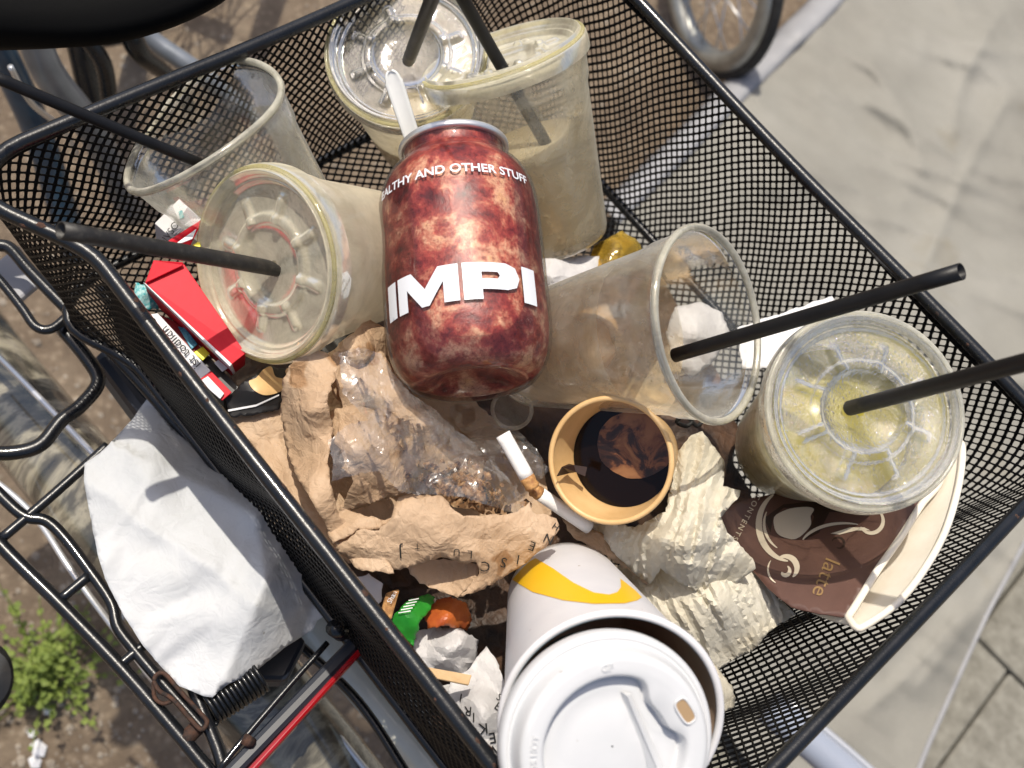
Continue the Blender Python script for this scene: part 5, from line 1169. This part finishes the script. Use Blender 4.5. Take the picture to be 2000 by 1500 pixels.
S_p = Sheet([(290, 612, -.044), (310, 612, -.044), (410, 725, -.046), (390, 740, -.046)], 1, 0)
card('side_panel', [(292, 614), (308, 611), (412, 724), (388, 742)], (-.0462, -.0462, -.0472, -.0472), .0012, 'card_white', pk2, .0016)
print_text('lettering', 'ist tödlich', S_p, 353, 678, 26, 228, MT['ink'], pk2, lift=.0018)
card('red_border', [(388, 742), (412, 724), (453, 766), (434, 782)], (-.0472,) * 4, .0012, 'red', pk2, .0016)
card('side_panel', [(390, 744), (406, 734), (438, 768), (430, 779)], (-.0450,) * 4, .0008, 'card_white', pk2, .0012)
card('health_print', [(418, 708), (430, 700), (446, 718), (434, 726)], -.049, .0006, 'card_white', pk2, .0014)
pk3 = thing('cigarette_pack', H(350, 430, -.07), 'white and grey pack with teal picture above the bright red pack', 'cigarette pack', GP)
card('body', [(302, 436), (350, 388), (396, 430), (345, 474)], -.050, .018, 'card_white', pk3)
card('grey_panel', [(366, 404), (396, 430), (346, 472), (328, 460)], -.049, .0008, 'card_grey', pk3, .0008)
for i in range(4): card('printed_line', [(338 + i * 7, 456 - i * 2 + i), (340 + i * 7, 458 - i), (378 + i * 5, 428 - i * 3 + i * 3), (376 + i * 5, 426)], -.048, .0003, 'card_white', pk3, .001)
card('picture', [(348, 412), (356, 410), (360, 424), (352, 428)], -.0485, .0005, 'teal', pk3, .001)
S_q = Sheet([(302, 436, -.049), (350, 388, -.049), (396, 430, -.049)], 1, 0); print_text('lettering', 'IVSO', S_q, 334, 452, 20, -55, MT['ink'], pk3, lift=.001)
crumpled('wrapper', [(264, 552), (282, 556), (312, 592), (310, 604), (282, 606), (262, 580)], [(264, 552, -.045), (310, 604, -.05), (285, 580, -.04)], 'teal', 'crumpled teal and white wrapper against the rim left of the red pack', 77, .003, 'wrapper', 5, lo=.015, hi=.004)
# ------------------------------------------------------------------ white sheet outside the basket
fold_l = [(300, 900), (420, 960), (500, 1010), (512, 1070), (516, 1140), (480, 1230), (436, 1330)]
def sheet_fold(x, y):
    best = 1e9; sd = 0
    for (ax, ay), (bx, by) in zip(fold_l[:-1], fold_l[1:]):
        dx, dy = bx - ax, by - ay; t = max(0, min(1, ((x - ax) * dx + (y - ay) * dy) / (dx * dx + dy * dy))); ex, ey = x - ax - t * dx, y - ay - t * dy; d = math.hypot(ex, ey)
        if d < best: best = d; sd = dx * ey - dy * ex
    right_ = 1 if sd < 0 else 0
    z = -min(.034, best * .00032) * right_ + .004 * math.exp(-((x - 300) ** 2 + (y - 940) ** 2) / 1600) + .005 * noise.noise((x / 150, y / 90, 4))
    d2 = abs((x - 205) * .5 - (y - 960) * .86 + 60 * noise.noise((x / 200, y / 200, 2))); return z + .003 * math.exp(-d2 / 26)
crumpled('paper_sheet', [(165, 905), (195, 885), (230, 850), (262, 815), (288, 778), (300, 782), (330, 830), (400, 880), (470, 940), (560, 1060), (640, 1150), (655, 1190), (620, 1212), (612, 1230), (560, 1262), (500, 1310), (440, 1340), (415, 1362), (398, 1360), (350, 1340), (320, 1308), (280, 1262), (240, 1200), (205, 1130), (190, 1080), (175, 1000), (164, 940)],
         [(165, 905, -.128), (288, 778, -.11), (640, 1180, -.115), (410, 1360, -.125), (320, 1308, -.128), (190, 1080, -.128), (350, 1050, -.108), (480, 1010, -.11), (560, 1180, -.118), (450, 1250, -.114)],
         'white_paper', 'large creased white paper sheet lying on the carrier rack outside the basket', 80, .0045, 'paper', 8, lo=.09, hi=.012, n=4, warp=.6, soft=1, plane=True, extra=sheet_fold)
